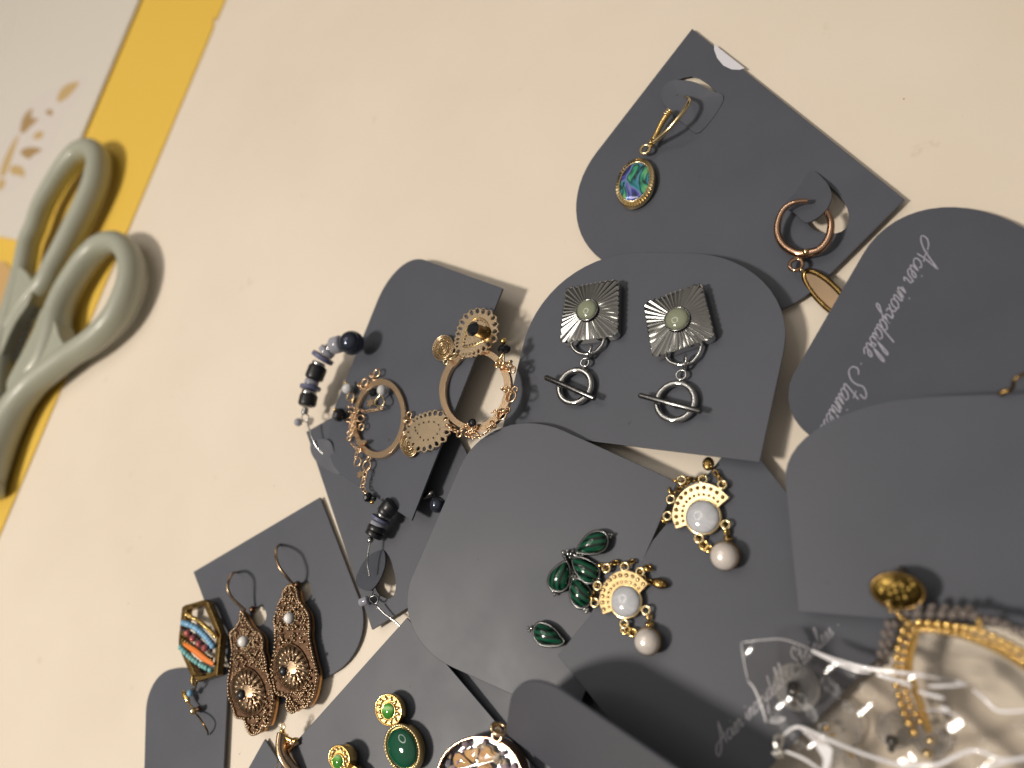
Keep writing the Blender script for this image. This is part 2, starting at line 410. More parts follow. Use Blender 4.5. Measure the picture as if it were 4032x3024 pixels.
def lettering(pl, text, fit, p0, p1, width, slant=.45, lift=.03):
    """text drawn with a pen along p0 -> p1 (where the part `fit` of it ends), lying on the plane"""
    a, b = pl.pt(p0), pl.pt(p1); e = (b-a); up = pl.n.cross(e).normalized()
    w = sum(GL[c][0] for c in fit); k = e.length/w; e.normalize()
    mb = MB(); x = 0.
    for ch in text:
        for st in GL[ch][1]:
            q = [a+e*((x+px+py*slant)*k)+up*(py*k) for px, py in st]
            q = cat(q, 5); L = []; Rr = []
            for i, p in enumerate(q):
                t = (q[min(i+1, len(q)-1)]-q[max(i-1, 0)]); nrm = pl.n.cross(t)
                nrm = nrm.normalized() if nrm.length > 1e-9 else up
                ww = width*(.75+.35*abs(t.normalized().dot(up)) if t.length > 1e-9 else 1)
                L.append(p+nrm*ww+pl.n*lift); Rr.append(p-nrm*ww+pl.n*lift)
            n = len(q); mb.add(L+Rr, [(i+n, i+n+1, i+1, i) for i in range(n-1)])
        x += GL[ch][0]
    return mb

# zoomed windows of the photograph used for measuring: (left, top, width, width of the enlargement)
zS = zoomer(0, 0, 1, 1)
z1 = zoomer(0, 0, 1008, 1659); z2 = zoomer(0, 800, 1008, 1659); z3 = zoomer(500, 1900, 1128, 1665)
z4 = zoomer(1100, 1000, 1008, 1659); z5 = zoomer(2200, 50, 1500, 2074); z6 = zoomer(2000, 900, 1200, 1991)
zt = zoomer(2900, 700, 1132, 1707); zc = zoomer(1500, 1600, 1200, 1810); zp = zoomer(2300, 1700, 800, 1327)
zr = zoomer(2700, 2100, 1332, 2212); zk = zoomer(1000, 2500, 1500, 2212); zl = zoomer(1150, 1250, 950, 1854)
zb = zoomer(650, 2250, 650, 1659); zg = zoomer(1650, 1150, 450, 1659); zh = zoomer(1250, 1450, 400, 1106)
zm = zoomer(2100, 2000, 400, 1106); zq = zoomer(3300, 2150, 732, 2024); zf = zoomer(2900, 2500, 1132, 2212)
zv = zoomer(0, 900, 450, 622)
UP = Vector((0, 0, 1))

# ------------------------------------------------------------ setting: the table
tb = MB(); W = 1500
tb.add([(-W, -W, 0), (W, -W, 0), (W, W, 0), (-W, W, 0), (-W, -W, -25), (W, -W, -25), (W, W, -25), (-W, W, -25)],
       [(0, 1, 2, 3), (7, 6, 5, 4), (0, 4, 5, 1), (1, 5, 6, 2), (2, 6, 7, 3), (3, 7, 4, 0)])
o = mesh('tabletop', tb, 'table', angle=0); o['kind'] = 'structure'

def sheet(name, pts, z, t, mat, label, category, holes=()):
    pl = level(z); P = [pl.pt(p) for p in pts]
    T = Thing(name, label, category, sum(P, Vector())/len(P)-UP*z)
    b = T.part('sheet', MB().prism(P, UP, t), mat, angle=20); return T, pl, b
sheet('yellow_sheet', [(1010, -296), (885, 0), (851, 80), (843, 62), (838, 110), (573, 740), (256, 1490), (130, 1790), (-110, 2360), (-900, 2200), (-700, -300)], .5, .45,
      'yellow', 'yellow paper sheet under the scissors and the white pouch', 'paper')
sheet('kraft_paper', [(-300, 1000), (20, 1030), (62, 1090), (52, 1230), (10, 1480), (-300, 1600)], .95, .3, 'kraft',
      'brown kraft paper scrap lying under the scissors at the left edge', 'paper')
T, pl, o = sheet('white_pouch', [(640, -222), (545, 0), (315, 545), (165, 900), (135, 945), (85, 948), (-400, 850), (-400, -300)], 2.0, 1.3, 'pouch',
                 'white paper pouch with gold flower print lying on the yellow sheet', 'pouch')
bevel(o, .5)
mb = MB()
for k in range(15):
    a = Vector((84, 4)); b = Vector((-12, 250)); q = a.lerp(b, k/15); r = a.lerp(b, (k+.62)/15)
    mb.tube([pl.pt(q, .05), pl.pt(q.lerp(r, .5), .2), pl.pt(r, .05)], .12, seg=6)
T.part('stitching', mb, 'thread', label='row of white dashes along the pouch seam')
T.part('printed_wash', MB().prism(cat([pl.pt(p, .015) for p in ((340, 300), (250, 330), (120, 400), (60, 500), (-40, 640), (-40, 760), (60, 740), (140, 660), (210, 560), (250, 460), (310, 380))], 5, True), UP, .012), 'halo')
for pts, m in (([(225, 400), (235, 360), (265, 332), (312, 322), (290, 358), (255, 392)], 'goldprint'), ([(80, 520), (88, 470), (110, 438), (130, 428), (122, 462), (150, 468), (118, 500), (95, 522)], 'goldprint2'),
               ([(180, 440), (195, 430), (210, 444), (195, 455)], 'goldprint2'), ([(80, 600), (110, 580), (165, 588), (130, 612), (112, 626)], 'goldprint2'),
               ([(0, 690), (15, 630), (50, 560), (75, 530), (60, 580), (40, 640), (20, 690)], 'goldprint'), ([(40, 660), (60, 650), (92, 662), (96, 696), (70, 690), (45, 685)], 'goldprint'),
               ([(-10, 735), (0, 705), (22, 712), (12, 740), (-5, 750)], 'goldprint'), ([(130, 545), (145, 520), (172, 520), (160, 545)], 'goldprint')):
    P = cat([pl.pt(p, .04) for p in pts], 4, True); T.part('printed_leaf', MB().prism(P, UP, .03), m)

# ------------------------------------------------------------ scissors
ps = level(7.0)
T = Thing('scissors', 'scissors with pale sage green plastic handles at the left edge', 'scissors', TABLE.pt((150, 1200)))
def handle(name, pts, rads):
    C = cat([ps.pt(p) for p in pts], 5); n = len(rads)-1
    def r(t):
        x = t*n; i = min(n-1, int(x)); return rads[i]+(rads[i+1]-rads[i])*(x-i)
    return T.part(name, MB().tube(C, r, seg=16, flat=1.15, up=UP), 'sage', angle=180)
handle('finger_loop', [z2(80, 820), z2(190, 640), z2(300, 515), z2(360, 400), z2(425, 280), z1(490, 1470), z1(560, 1330), z1(615, 1200), z1(640, 1090), z1(635, 1010), z1(585, 965), z1(510, 990), z1(430, 1080),
        z1(345, 1210), z1(275, 1340), z1(230, 1470), z2(190, 250), z2(165, 380), z2(140, 500), z2(110, 620), z2(70, 780), z2(30, 950), z2(5, 1100), z2(-15, 1300), z2(-60, 1600), z2(-110, 1900)],
       [3.4, 3.8, 4.0, 4.2, 4.0, 3.6, 3.4, 3.6, 4.1, 4.8, 5.6])
handle('thumb_loop', [z2(215, 1120), z2(300, 1000), z2(355, 850), z2(380, 700), z2(430, 570), z2(500, 450), z2(570, 350), z2(650, 275), z2(740, 250), z2(810, 290), z2(850, 380), z2(852, 490), z2(815, 620), z2(750, 740),
        z2(660, 840), z2(560, 920), z2(450, 990), z2(330, 1080), z2(220, 1170), z2(130, 1280), z2(60, 1400), z2(-10, 1560), z2(-90, 1800)],
       [4.0, 4.5, 4.0, 3.8, 3.8, 4.0, 4.2, 4.0, 3.9, 4.3, 5.0, 5.4])
web = cat([ps.pt(z2(*p)) for p in ((330, 700), (400, 760), (440, 880), (470, 960), (360, 1060), (240, 1150), (130, 1260), (100, 1180), (190, 1000), (270, 840))], 4, True)
o = T.part('handle_web', MB().prism([p+UP*3.2 for p in web], UP, 7), 'sage'); bevel(o, 1.4, 3)
web = cat([ps.pt(z2(*p)) for p in ((170, 430), (260, 520), (250, 640), (150, 800), (70, 980), (0, 1150), (-60, 1300), (-60, 900), (60, 700), (120, 560))], 4, True)
o = T.part('handle_web', MB().prism([p+UP*3.4 for p in web], UP, 7), 'sage'); bevel(o, 1.4, 3)
for k in range(8):
    c = Vector(z2(238, 692)).lerp(Vector(z2(96, 1010)), k/7)
    T.part('gripper_tooth', MB().cyl(ps.pt(c, -1), ps.pt(c+Vector((9, 5)), 1.6), 1.3, .5, 8), 'steel')
T.part('gripper_bar', MB().tube([ps.pt(z2(255, 660), -2.5), ps.pt(z2(90, 1040), -2.5)], 1.8, seg=8), 'steel')
for k in (-1, 1):
    T.part('blade', MB().prism([level(4.5+k).pt(p) for p in ((-200, 1900), (-120+20*k, 1950), (-1000+100*k, 3300), (-1080+100*k, 3300))], UP, 1.4), 'steel', angle=20)

# ------------------------------------------------------------ display cards
CARDS = {}
def card(key, corners, zs, rad, label, holes=(), t=.55, name='display_card'):
    a, b, c = [(*corners[i], zs[k]) for k, i in enumerate((0, 1, 2))]
    pl = plane3(a, b, c); C = [pl.pt(p) for p in corners]
    assert min(p.z for p in C) > t+.05, (key, [p.z for p in C])
    out = rounded(C, rad); base = sum(C, Vector())/4; base.z = min(min(p.z for p in C)-t, base.z)
    T = Thing(name, label, 'card', base, 'grey earring display cards')
    H = [[pl.pt(p) for p in h] for h in holes]
    o = T.part('card_body', MB().prism(out, pl.n, t, H), 'card', angle=20); bevel(o, .12, 2)
    CARDS[key] = (T, pl); return T, pl
holeA1 = [z5(*p) for p in ((640, 368), (680, 352), (722, 344), (765, 355), (810, 384), (850, 424), (880, 455), (840, 436), (790, 408), (735, 392), (680, 384))]
holeA2 = cat([z5(*p) for p in ((1380, 880), (1470, 940), (1560, 1040), (1578, 1130), (1540, 1190), (1440, 1200), (1360, 1150), (1330, 1050))], 5, True)
TA, pA = card('A', [(2725, 112), (3563, 785), (2927, 1420), (2145, 862)], (1.4, 2.2, 1.8), {2: (22, 22), 3: (21, 21)},
              'grey card with oval shell earring and half round white sticker, farthest from scissors at top', [holeA1, holeA2])
TF, pF = card('F', [(3601, 648), (4337, 1073), (3770, 2050), (3036, 1626)], (4.2, 1.8, 3.4), {0: (21, 23), 3: (9, 9)},
              'grey card with white handwriting at right edge, beside the tilted shell pendant')
TL, pL = card('L', [(1700, 2560), (2700, 2560), (2800, 3500), (1650, 3500)], (.9, .9, .9), {0: (12, 12)}, 'shadowed grey card lowest in the pile, between green stud card and tilted card')
TN, pN = card('N', [(1206, 1701), (1668, 1440), (2010, 2140), (1465, 2479)], (1.8, 1.4, 2.0), {}, 'grey card under the gold hoop card with beaded wire hoops threaded through it',
              [cat([z3(*p) for p in ((1500, 400), (1550, 510), (1562, 610), (1535, 672), (1470, 655), (1440, 590), (1470, 480))], 5, True)])
TO, pO = card('O', [(1500, 1520), (1770, 1690), (1826, 1788), (1560, 2240)], (.8, .8, .8), {}, 'mostly hidden dark card between the gold hoop card and malachite card')
TH, pH = card('H', [(761, 2252), (1259, 1958), (1487, 2548), (986, 2845)], (1.0, 1.3, 1.2), {2: (12, 13), 3: (12, 13)}, 'small grey card carrying two bronze lace earrings',
              [ellipse(zb(940, 450), 30, 40, 10, 20), ellipse(zb(1400, 205), 27, 40, 10, 20)])
TI, pI = card('I', [(578, 2635), (900, 2628), (864, 3330), (560, 3330)], (1.0, 1.6, 1.6), {0: (11, 11)}, 'grey card at bottom left under the hexagon earring')
TJ, pJ = card('J', [(1042, 2910), (1175, 3120), (1000, 3400), (880, 3200)], (1.2, 1.2, 1.0), {}, 'pointed grey card corner at the bottom edge beside the small rose hoop')
TK, pK = card('K', [(1602, 2432), (2141, 3065), (1588, 3712), (1035, 3065)], (4.2, 2.2, 1.6), {2: (14, 14)}, 'grey card carrying the green stone stud earrings at the bottom')
hG = [(1565, 985), (1979, 1135), (1620, 2049), (1240, 1798)]
TG, pG = card('G', hG, (3.0, 7.2, 6.8), {0: (15.5, 11.5), 3: (12, 14)}, 'grey card carrying the pair of gold hoops with black beads')
TB, pB = card('B', [(2150, 990), (3170, 1000), (2991, 1819), (1976, 1693)], (3.8, 6.6, 7.2), {0: (24, 25), 1: (24, 21)}, 'grey card carrying two silver square toggle earrings')
TC, pC = card('C', [(1931, 1565), (2667, 1897), (2253, 2841), (1517, 2509)], (8.6, 5.6, 4.4), {0: (17, 20), 3: (18, 14.5)}, 'grey card carrying the dark green malachite petal earrings')
TD, pD = card('D', [(2195, 2580), (2916, 1710), (3545, 2500), (2768, 3290)], (6.6, 3.4, 5.0), {}, 'grey card carrying two white cabochon fan earrings')
TE, pE = card('E', [(3060, 1578), (4330, 1540), (4300, 2500), (3145, 2407)], (11.0, 11.5, 9.0), {0: (15, 27)}, 'grey card at right edge carrying the gold chain hoop and coin')
c3, c0, c1 = level(7).pt((1990, 2888)), level(25).pt((2030, 2600)), level(27).pt((2900, 3195))
TM, pM = card('M', [(1990, 2888), (2030, 2600), (2900, 3195), TABLE.back(c3+c1-c0)], (7., 25., 27.), {1: (14, 10)}, 'grey card tilted up toward the viewer at the bottom edge, blurred')
# sticker and tabs on the shell earring card
st = [z5(846, 172), z5(1012, 302), z5(985, 310), z5(940, 308), z5(895, 286), z5(862, 246), z5(846, 200)]
TA.part('sticker', MB().prism([pA.pt(p, .1) for p in st], pA.n, .08), 'white', angle=0, label='white half round sticker at the card edge')
def flap(T, pl, pts, hs, mat='card', name='cut_tab', t=.5):
    """a curled tongue cut out of a card: outline pixels with their heights, fanned from the middle"""
    P = [pl.pt(p, h) for p, h in zip(pts, hs)]; n = len(P); C = cat(P, 4, True); c = sum(C, Vector())/len(C); mb = MB(); vs = [c]+C+[p-pl.n*t for p in [c]+C]
    m = len(C); fs = [(0, 1+i, 1+(i+1) % m) for i in range(m)]+[(m+1, m+2+(i+1) % m, m+2+i) for i in range(m)]+[(1+i, m+2+i, m+2+(i+1) % m, 1+(i+1) % m) for i in range(m)]
    return T.part(name, mb.add(vs, fs), mat, angle=60)
flap(TA, pA, [z5(*p) for p in ((898, 472), (770, 650), (690, 610), (590, 520), (556, 440), (600, 375), (720, 372), (820, 420))], [.2, .2, .5, .9, 1.2, 1.5, 1.9, 1.2])
flap(TA, pA, [z5(*p) for p in ((1372, 862), (1440, 905), (1478, 960), (1482, 1020), (1440, 1090), (1350, 1142), (1285, 1090), (1232, 1046), (1300, 965))], [.3, 1.4, 2.6, 3.2, 3.4, 3.2, 2.2, .4, .3])
flap(TN, pN, [z3(*p) for p in ((1492, 396), (1500, 470), (1470, 560), (1410, 628), (1338, 600), (1335, 540), (1390, 440), (1450, 400))], [.3, 1.6, 3, 3.8, 3.4, 2.4, .8, .3])
flap(TN, pN, [zl(*p) for p in ((140, 985), (180, 945), (250, 935), (300, 965), (330, 1060), (345, 1120), (380, 1195), (330, 1200), (220, 1140), (155, 1060))], [1.8, 2.0, 2.2, 2, 1.5, 1.0, .4, .4, .6, 1.2])
# handwriting
TF.part('lettering', lettering(pF, 'Acier inoxydable . Stainless steel', 'Acier inoxydable', zt(1105, 392), zt(748, 1030), .105), 'ink', angle=0, label='pale handwriting Acier inoxydable Stainless')
TD.part('lettering', lettering(pD, 'Acier inoxydable Stainless .', 'Acier inoxydable', zr(228, 1408), zr(690, 945), .1), 'inkgrey', angle=0, label='pale handwriting Acier inoxydable Stainless')

# ------------------------------------------------------------ jewellery helpers
def ring_px(mb, pl, c, R, r, h, seg=20, tilt=None, sx=1., ang=0.):
    """ring whose centre is seen at pixel c; R and r in photograph pixels; tilt = axis in place of the surface normal"""
    k = pl.mm(c); return mb.torus(pl.pt(c, h), tilt or pl.n, R*k, r*k, seg, 8, sx, ang)
def wire(mb, pl, pts, r_px, hs, closed=False, n=5, seg=8, smooth=True):
    if not hasattr(hs, '__len__'): hs = [hs]*len(pts)
    P = [pl.pt(p, h) for p, h in zip(pts, hs)]; k = pl.mm(pts[0])
    rr = (lambda t: r_px(t)*k) if callable(r_px) else r_px*k
    return mb.tube(cat(P, n, closed) if smooth else P, rr, closed, seg)
def balls(mb, pl, pts, r_px, h, seg=10, rings=6, sz=1.):
    for p in pts: mb.ball(pl.pt(p, h), r_px*pl.mm(p), pl.n, sz, seg, rings)
    return mb
def outline(pl, pts, h, n=5): return cat([pl.pt(p, h) for p in pts], n, True)
def facet(pl, c, rx, ry, h, axis_px=None, seg=9):
    """faceted crystal bead, flattened along its thread (axis given as a pixel direction)"""
    k = pl.mm(c); o = pl.pt(c, h); ax = (pl.pt((c[0]+axis_px[0]*20, c[1]+axis_px[1]*20), h)-o) if axis_px else pl.n
    return MB().ball(o, rx*k, ax, ry/rx, seg, 6)
def chainpath(mb, pl, pts, R, r, h, step):
    """oval links along a pixel path, every other one turned on edge"""
    C = cat([Vector(p) for p in pts], 12); L = [C[0]]; acc = 0
    for a, b in zip(C, C[1:]):
        acc += (b-a).length
        if acc >= step: L.append(b); acc = 0
    for i, p in enumerate(L):
        q = L[min(i+1, len(L)-1)]; o = L[max(i-1, 0)]; d = pl.pt(q, h)-pl.pt(o, h)
        d = d.normalized() if d.length > 1e-6 else pl.u
        side = pl.n.cross(d)
        ax = (pl.n*.85+side*.3) if i % 2 else (side*.9+pl.n*.35)
        k = pl.mm(p); ax.normalize(); u = (d-ax*d.dot(ax)).normalized(); v = ax.cross(u); c = pl.pt(p, h+random.uniform(-.1, .3))
        mb.tube([c+u*(R*1.25*k*math.cos(t))+v*(R*.8*k*math.sin(t)) for t in [2*math.pi*j/12 for j in range(12)]], r*k, True, 6, up=ax)
    return mb
def star(pl, c, R, h, n=6, t=.35):
    k = pl.mm(c); o = pl.pt(c, h)
    return MB().prism([o+pl.u*(R*k*(1 if i % 2 else .5)*math.cos(math.pi*i/n))+pl.v*(R*k*(1 if i % 2 else .5)*math.sin(math.pi*i/n)) for i in range(2*n)], pl.n, t)

# ------------------------------------------------------------ oval shell earrings
def oval_rim(pl, c, a, b, rot, h, k_in, ridges=44):
    """ribbed oval frame between the stone opening and the outer edge"""
    mb = MB(); N = ridges*2; k = pl.mm(c); r = math.radians(rot); o = pl.pt(c, h)
    uu = (pl.u*math.cos(-r)+pl.v*math.sin(-r)); vv = pl.n.cross(uu)
    def P(s, t, z): return o+uu*(a*k*s*math.cos(t))+vv*(b*k*s*math.sin(t))+pl.n*z
    vs = []
    for s, z0, z1 in ((k_in, -1.3, -1.3), (k_in, .12, .12), (k_in+.04, .12, .12), (.97, .22, -.38), (1.0, .0, -.6), (1.0, -1.3, -1.3)):
        for i in range(N): vs.append(P(s, 2*math.pi*i/N, z0 if i % 2 else z1))
    fs = [(l*N+i, (l+1)*N+i, (l+1)*N+(i+1) % N, l*N+(i+1) % N) for l in range(5) for i in range(N)]
    return mb.add(vs, fs), o, uu, vv, k
T = Thing('shell_earring', 'gold earring with oval blue green shell pendant lying flat', 'earring', pA.pt(z5(413, 920)), 'oval shell earrings')
c = z5(413, 921); a, b, rot = 150*.723, 108*.723, -81
rim, o, uu, vv, k = oval_rim(pA, c, a, b, rot, 2.0, .80)
T.part('ribbed_rim', rim, 'pale', angle=15)
E = lambda s, z, n=48: [o+uu*(a*k*s*math.cos(2*math.pi*i/n))+vv*(b*k*s*math.sin(2*math.pi*i/n))+pA.n*z for i in range(n)]
T.part('bezel', MB().tube(E(.80, .12), .028*a*k, True, 8, up=pA.n), 'pale', angle=180)
T.part('back_plate', MB().prism(E(.9, -.9), pA.n, .4), 'pale')
T.part('shell_inlay', MB().dome(E(.79, -.02), pA.n, .3, 6), 'abalone', angle=180)
T.part('bail_ring', ring_px(MB(), pA, z5(472, 744), 26*.723, 9*.723, 2.0), 'pale', angle=180)
T.part('bail_ring', ring_px(MB(), pA, z5(505, 708), 16*.723, 6*.723, 2.6, tilt=pA.u), 'gold', angle=180)
wb = MB(); wire(wb, pA, [z5(*p) for p in ((500, 716), (545, 682), (600, 632), (655, 568), (700, 505), (712, 470), (690, 458))], lambda t: (14-5*t)*.723, [2.2, 3.2, 4.6, 5.6, 5.0, 3.6, 1.6], seg=10)
T.part('lever_hook', wb, 'pale', angle=180)
wb = MB(); wire(wb, pA, [z5(*p) for p in ((515, 692), (540, 645), (565, 595), (606, 535))], lambda t: (13+4*t)*.723, [2.0, 2.2, 2.6, 3.0], seg=10)
lv = T.part('lever_clasp', wb, 'gold', angle=180)
for q in ((586, 556), (596, 546), (606, 536)):
    T.part('clasp_ridge', ring_px(MB(), pA, z5(*q), 17*.723, 5*.723, 3.0, 12, tilt=pA.pt(z5(606, 535), 3)-pA.pt(z5(565, 595), 2.6)), 'pale', lv, 180)

T = Thing('shell_earring', 'gold lever back earring with pendant turned on edge beside the handwriting card', 'earring', pA.pt(z5(1345, 1300)), 'oval shell earrings')
wb = MB(); wire(wb, pA, [z5(*p) for p in ((1360, 1025), (1295, 1030), (1232, 1062), (1196, 1130), (1192, 1205), (1225, 1268), (1290, 1308), (1345, 1312))], lambda t: (12+13*t)*.723, [4.2, 4.4, 4.0, 3.4, 2.8, 2.4, 2.2, 2.2], seg=12)
T.part('lever_hook', wb, 'darkcopper', angle=180)
wb = MB(); wire(wb, pA, [z5(*p) for p in ((1345, 1312), (1420, 1290), (1470, 1225), (1482, 1140), (1458, 1082))], lambda t: (25-9*t)*.723, [2.2, 2.6, 3.2, 3.6, 3.6], seg=12)
T.part('lever_clasp', wb, 'darkcopper', angle=180)
T.part('hinge_pin', balls(MB(), pA, [z5(1345, 1302)], 17*.723, 3.2, 14, 8), 'pale', angle=180)
T.part('bail_ring', ring_px(MB(), pA, z5(1292, 1372), 33*.723, 11*.723, 2.6), 'darkcopper', angle=180)
T.part('bail_ring', ring_px(MB(), pA, z5(1322, 1402), 15*.723, 6*.723, 2.6, tilt=(1, 1, .2)), 'pale', angle=180)
p0 = level(1.5).pt(z5(1312, 1450)); p1 = level(1.5).pt(z5(1560, 1700)); ax = (p1-p0).normalized(); sd = Vector((-ax.y, ax.x, 0)); sd = sd if sd.x > 0 else -sd
lean = (sd*.86+UP*.5).normalized(); nn = ax.cross(lean).normalized(); L = (p1-p0).length/2; c = (p0+p1)/2+lean*(L*.26)
E = lambda s, d: [c+ax*(L*s*math.cos(2*math.pi*i/40))+lean*(L*.30*s*math.sin(2*math.pi*i/40))+nn*d for i in range(40)]
T.part('pendant_back', MB().prism(E(.98, .2), nn, 1.0), 'rose')
T.part('pendant_rim', MB().tube(E(1., 0), .6, True, 10), 'antique', angle=180)
T.part('shell_inlay', MB().dome(E(.8, -1.0 if nn.z > 0 else .3), -nn, .3), 'abalone', angle=180)

# ------------------------------------------------------------ silver square toggle earrings
def toggle_earring(label, quad, stone, rs, dring, link, ring_s, ring_b, Rb, bar, stub):
    s = .6027; pl = pB; T = Thing('toggle_earring', label, 'earring', pl.pt(z6(*stone)), 'silver square toggle earrings')
    H = 2.9; C = [pl.pt(z6(*q), H) for q in quad]; c = pl.pt(z6(*stone), H); k = pl.mm(z6(*stone))
    e = [(C[(i+1) % 4]-C[i]).length for i in range(4)]
    per = rounded(C, {i: (e[i]*.09, e[i]*.09) for i in range(4)})
    # resample the outline evenly by angle around the stone
    N = 117; uq, vq = pl.u, pl.v
    def hit(t):
        d = uq*math.cos(t)+vq*math.sin(t); best = None
        for i in range(len(per)):
            A, B = per[i]-c, per[(i+1) % len(per)]-c
            den = d.cross(B-A).dot(pl.n)
            if abs(den) < 1e-9: continue
            x = A.cross(B-A).dot(pl.n)/den; y = A.cross(d).dot(pl.n)/den
            if x > 0 and -1e-4 <= y <= 1.0001: best = x if best is None else max(best, x)
        return c+d*(best or 1)
    base = [hit(2*math.pi*i/N+.03) for i in range(N)]; r0 = rs*s*k*1.15; mb = MB(); vs = []
    ring = lambda f: [f(i) for i in range(N)]
    vs += ring(lambda i: c+(base[i]-c).normalized()*r0+pl.n*(.05 if i % 3 else -.22))
    vs += ring(lambda i: c+(base[i]-c)*.97+pl.n*((.05 if i % 3 == 1 else -.08) if i % 3 else -.62))
    vs += ring(lambda i: c+(base[i]-c)*1.0+pl.n*(-.12 if i % 3 else -.75))
    vs += ring(lambda i: c+(base[i]-c)*1.0+pl.n*(-2.2))
    fs = [(l*N+i, (l+1)*N+i, (l+1)*N+(i+1) % N, l*N+(i+1) % N) for l in range(3) for i in range(N)]
    fs.append(tuple(range(3*N, 4*N))); fs.append(tuple(range(N))[::-1])
    pg = T.part('pleated_plate', mb.add(vs, fs), 'silver', angle=12)
    T.part('plate_back', MB().prism([c+(p-c)*.985-pl.n*2.0 for p in base], pl.n, .55), 'silver', angle=30)
    st = T.part('stone', MB().dome(pl.circ(pl.pt(z6(*stone), H+.35), rs*s*k, 36), pl.n, rs*s*k*.42, 8, base=.5), 'jade', angle=180)
    T.part('stone_bezel', ring_px(MB(), pl, z6(*stone), rs*s*1.06, 7*s, H+.3, 40), 'gunmetal', st, 180)
    wb = MB(); wire(wb, pl, [z6(*p) for p in dring], 11*s, 1.5, seg=10); T.part('half_ring', wb, 'silver', angle=180)
    a, b = pl.pt(z6(*link[0]), 2.4), pl.pt(z6(*link[1]), 1.6); m = (a+b)/2; d = (b-a)/2; sdv = (pl.u*.45+pl.n*.9).normalized()
    T.part('link', MB().tube([m+d*math.cos(t)+sdv*(1.15*math.sin(t)) for t in [2*math.pi*j/20 for j in range(20)]], 9*s*k, True, 8), 'silver', angle=180)
    T.part('small_ring', ring_px(MB(), pl, z6(*ring_s[:2]), ring_s[2]*s, 8*s, 1.4, 24), 'silver', angle=180)
    T.part('toggle_ring', ring_px(MB(), pl, z6(*ring_b), Rb*s, 22*s, 1.4, 48), 'silver', angle=180)
    wb = MB(); A, B = pl.pt(z6(*bar[0]), 3.0), pl.pt(z6(*bar[1]), 2.6); dd = (B-A); r = 18*s*k
    wb.tube([A, A+dd*.012, A+dd*.03, B-dd*.03, B-dd*.012, B], lambda t: r*(.55 if t in (0., 1.) else (.88 if t < .25 or t > .75 else 1.)), False, 14)
    br = T.part('toggle_bar', wb, 'gunmetal', angle=60)
    T.part('bar_stub', MB().cyl(pl.pt(z6(*stub), .2), pl.pt(z6(stub[0], stub[1]-12), 2.6), 9*s*k), 'gunmetal', br)
toggle_earring('silver square toggle earring on the left of its card, farther from the handwriting', [(372, 384), (724, 326), (712, 696), (334, 748)], (517, 531), 68,
               [(412, 728), (418, 768), (450, 806), (502, 822), (560, 810), (610, 768), (634, 706)], ((547, 768), (524, 852)), (503, 876, 28), (438, 1032), 112, ((242, 970), (572, 1112)), (440, 1076))
toggle_earring('silver square toggle earring on the right of its card, nearer the handwriting', [(880, 484), (1262, 346), (1350, 706), (940, 846)], (1105, 590), 76,
               [(1028, 820), (1048, 862), (1090, 884), (1150, 888), (1210, 866), (1254, 804), (1268, 742)], ((1160, 832), (1157, 920)), (1132, 956, 32), (1094, 1131), 125, ((854, 1088), (1266, 1196)), (1096, 1172))

# ------------------------------------------------------------ gold filigree hoops
def scallop(pl, holes, mid, out, inn, h, f):
    """plate outline with one lobe for each opening"""
    P = []; n = len(holes); m = Vector(mid)
    for i in range(n):
        c = Vector(holes[i]); q = Vector(holes[(i+1) % n]); o = Vector(holes[i-1])
        t = (q-o).normalized(); nr = Vector((t.y, -t.x)); nr = nr if nr.dot(c-m) > 0 else -nr
        g = (c+q)/2; tq = (q-c).normalized(); ng = Vector((tq.y, -tq.x)); ng = ng if ng.dot(g-m) > 0 else -ng
        P += [c+nr*out-t*out*.32, c+nr*out*1.1, c+nr*out+t*out*.32, g+ng*inn]
    return cat([pl.pt(f(*p), h) for p in P], 3, True)
def spiral_disc(T, pl, c, a, b, rot, h, mat='tan'):
    k = 1.
    E = lambda s, n=40: [pl.pt(p, h) for p in ellipse(c, a*s, b*s, rot, n)]
    d = T.part('spiral_charm', MB().prism(E(1.), pl.n, .45), 'antique'); km = pl.mm(c)
    for s in (.95, .79, .42, .24): T.part('spiral_ring', MB().tube([p+pl.n*.03 for p in E(s)], (.07 if s < .9 else .085)*a*km, True, 6, up=pl.n), mat, d, 180)
    for p in E(.62, 26): T.part('spiral_dot', MB().ball(p, .07*a*km, pl.n, 1., 8, 5), mat, d, 180)
    T.part('spiral_dot', MB().ball(E(.01)[0], .11*a*km, pl.n, 1., 10, 6), mat, d, 180)
T = Thing('hoop_earring', 'rose gold hoop with black stone stud and scalloped drop overhanging its card', 'earring', pG.pt(z4(1270, 880)), 'rose gold filigree hoops')
oc = z4(1268, 876); s4 = .6076
ho = [pG.pt(p, 1.3) for p in ellipse(oc, 232*s4, 270*s4, 8, 72)]; hi = [pG.pt(p, 1.3) for p in ellipse(z4(1264, 876), 190*s4, 232*s4, 8, 72)]
bevel(T.part('hoop_band', MB().prism(ho, pG.n, 1.1, [hi]), 'rose', angle=30), .12)
for q in ((1512, 752), (1526, 880), (1477, 1012), (1378, 1112), (1268, 1172), (1166, 1166), (1082, 1092)):
    d = (Vector(q)-Vector((1268, 876))).normalized()
    o = T.part('lug', ring_px(MB(), pG, z4(*q), 20*s4, 7*s4, 1.0, 18), 'rose', angle=180)
    T.part('lug_neck', MB().cyl(pG.pt(z4(*(Vector(q)-d*20)), .8), pG.pt(z4(*(Vector(q)-d*42)), .8), 9*s4*.06, None, 8), 'rose', o)
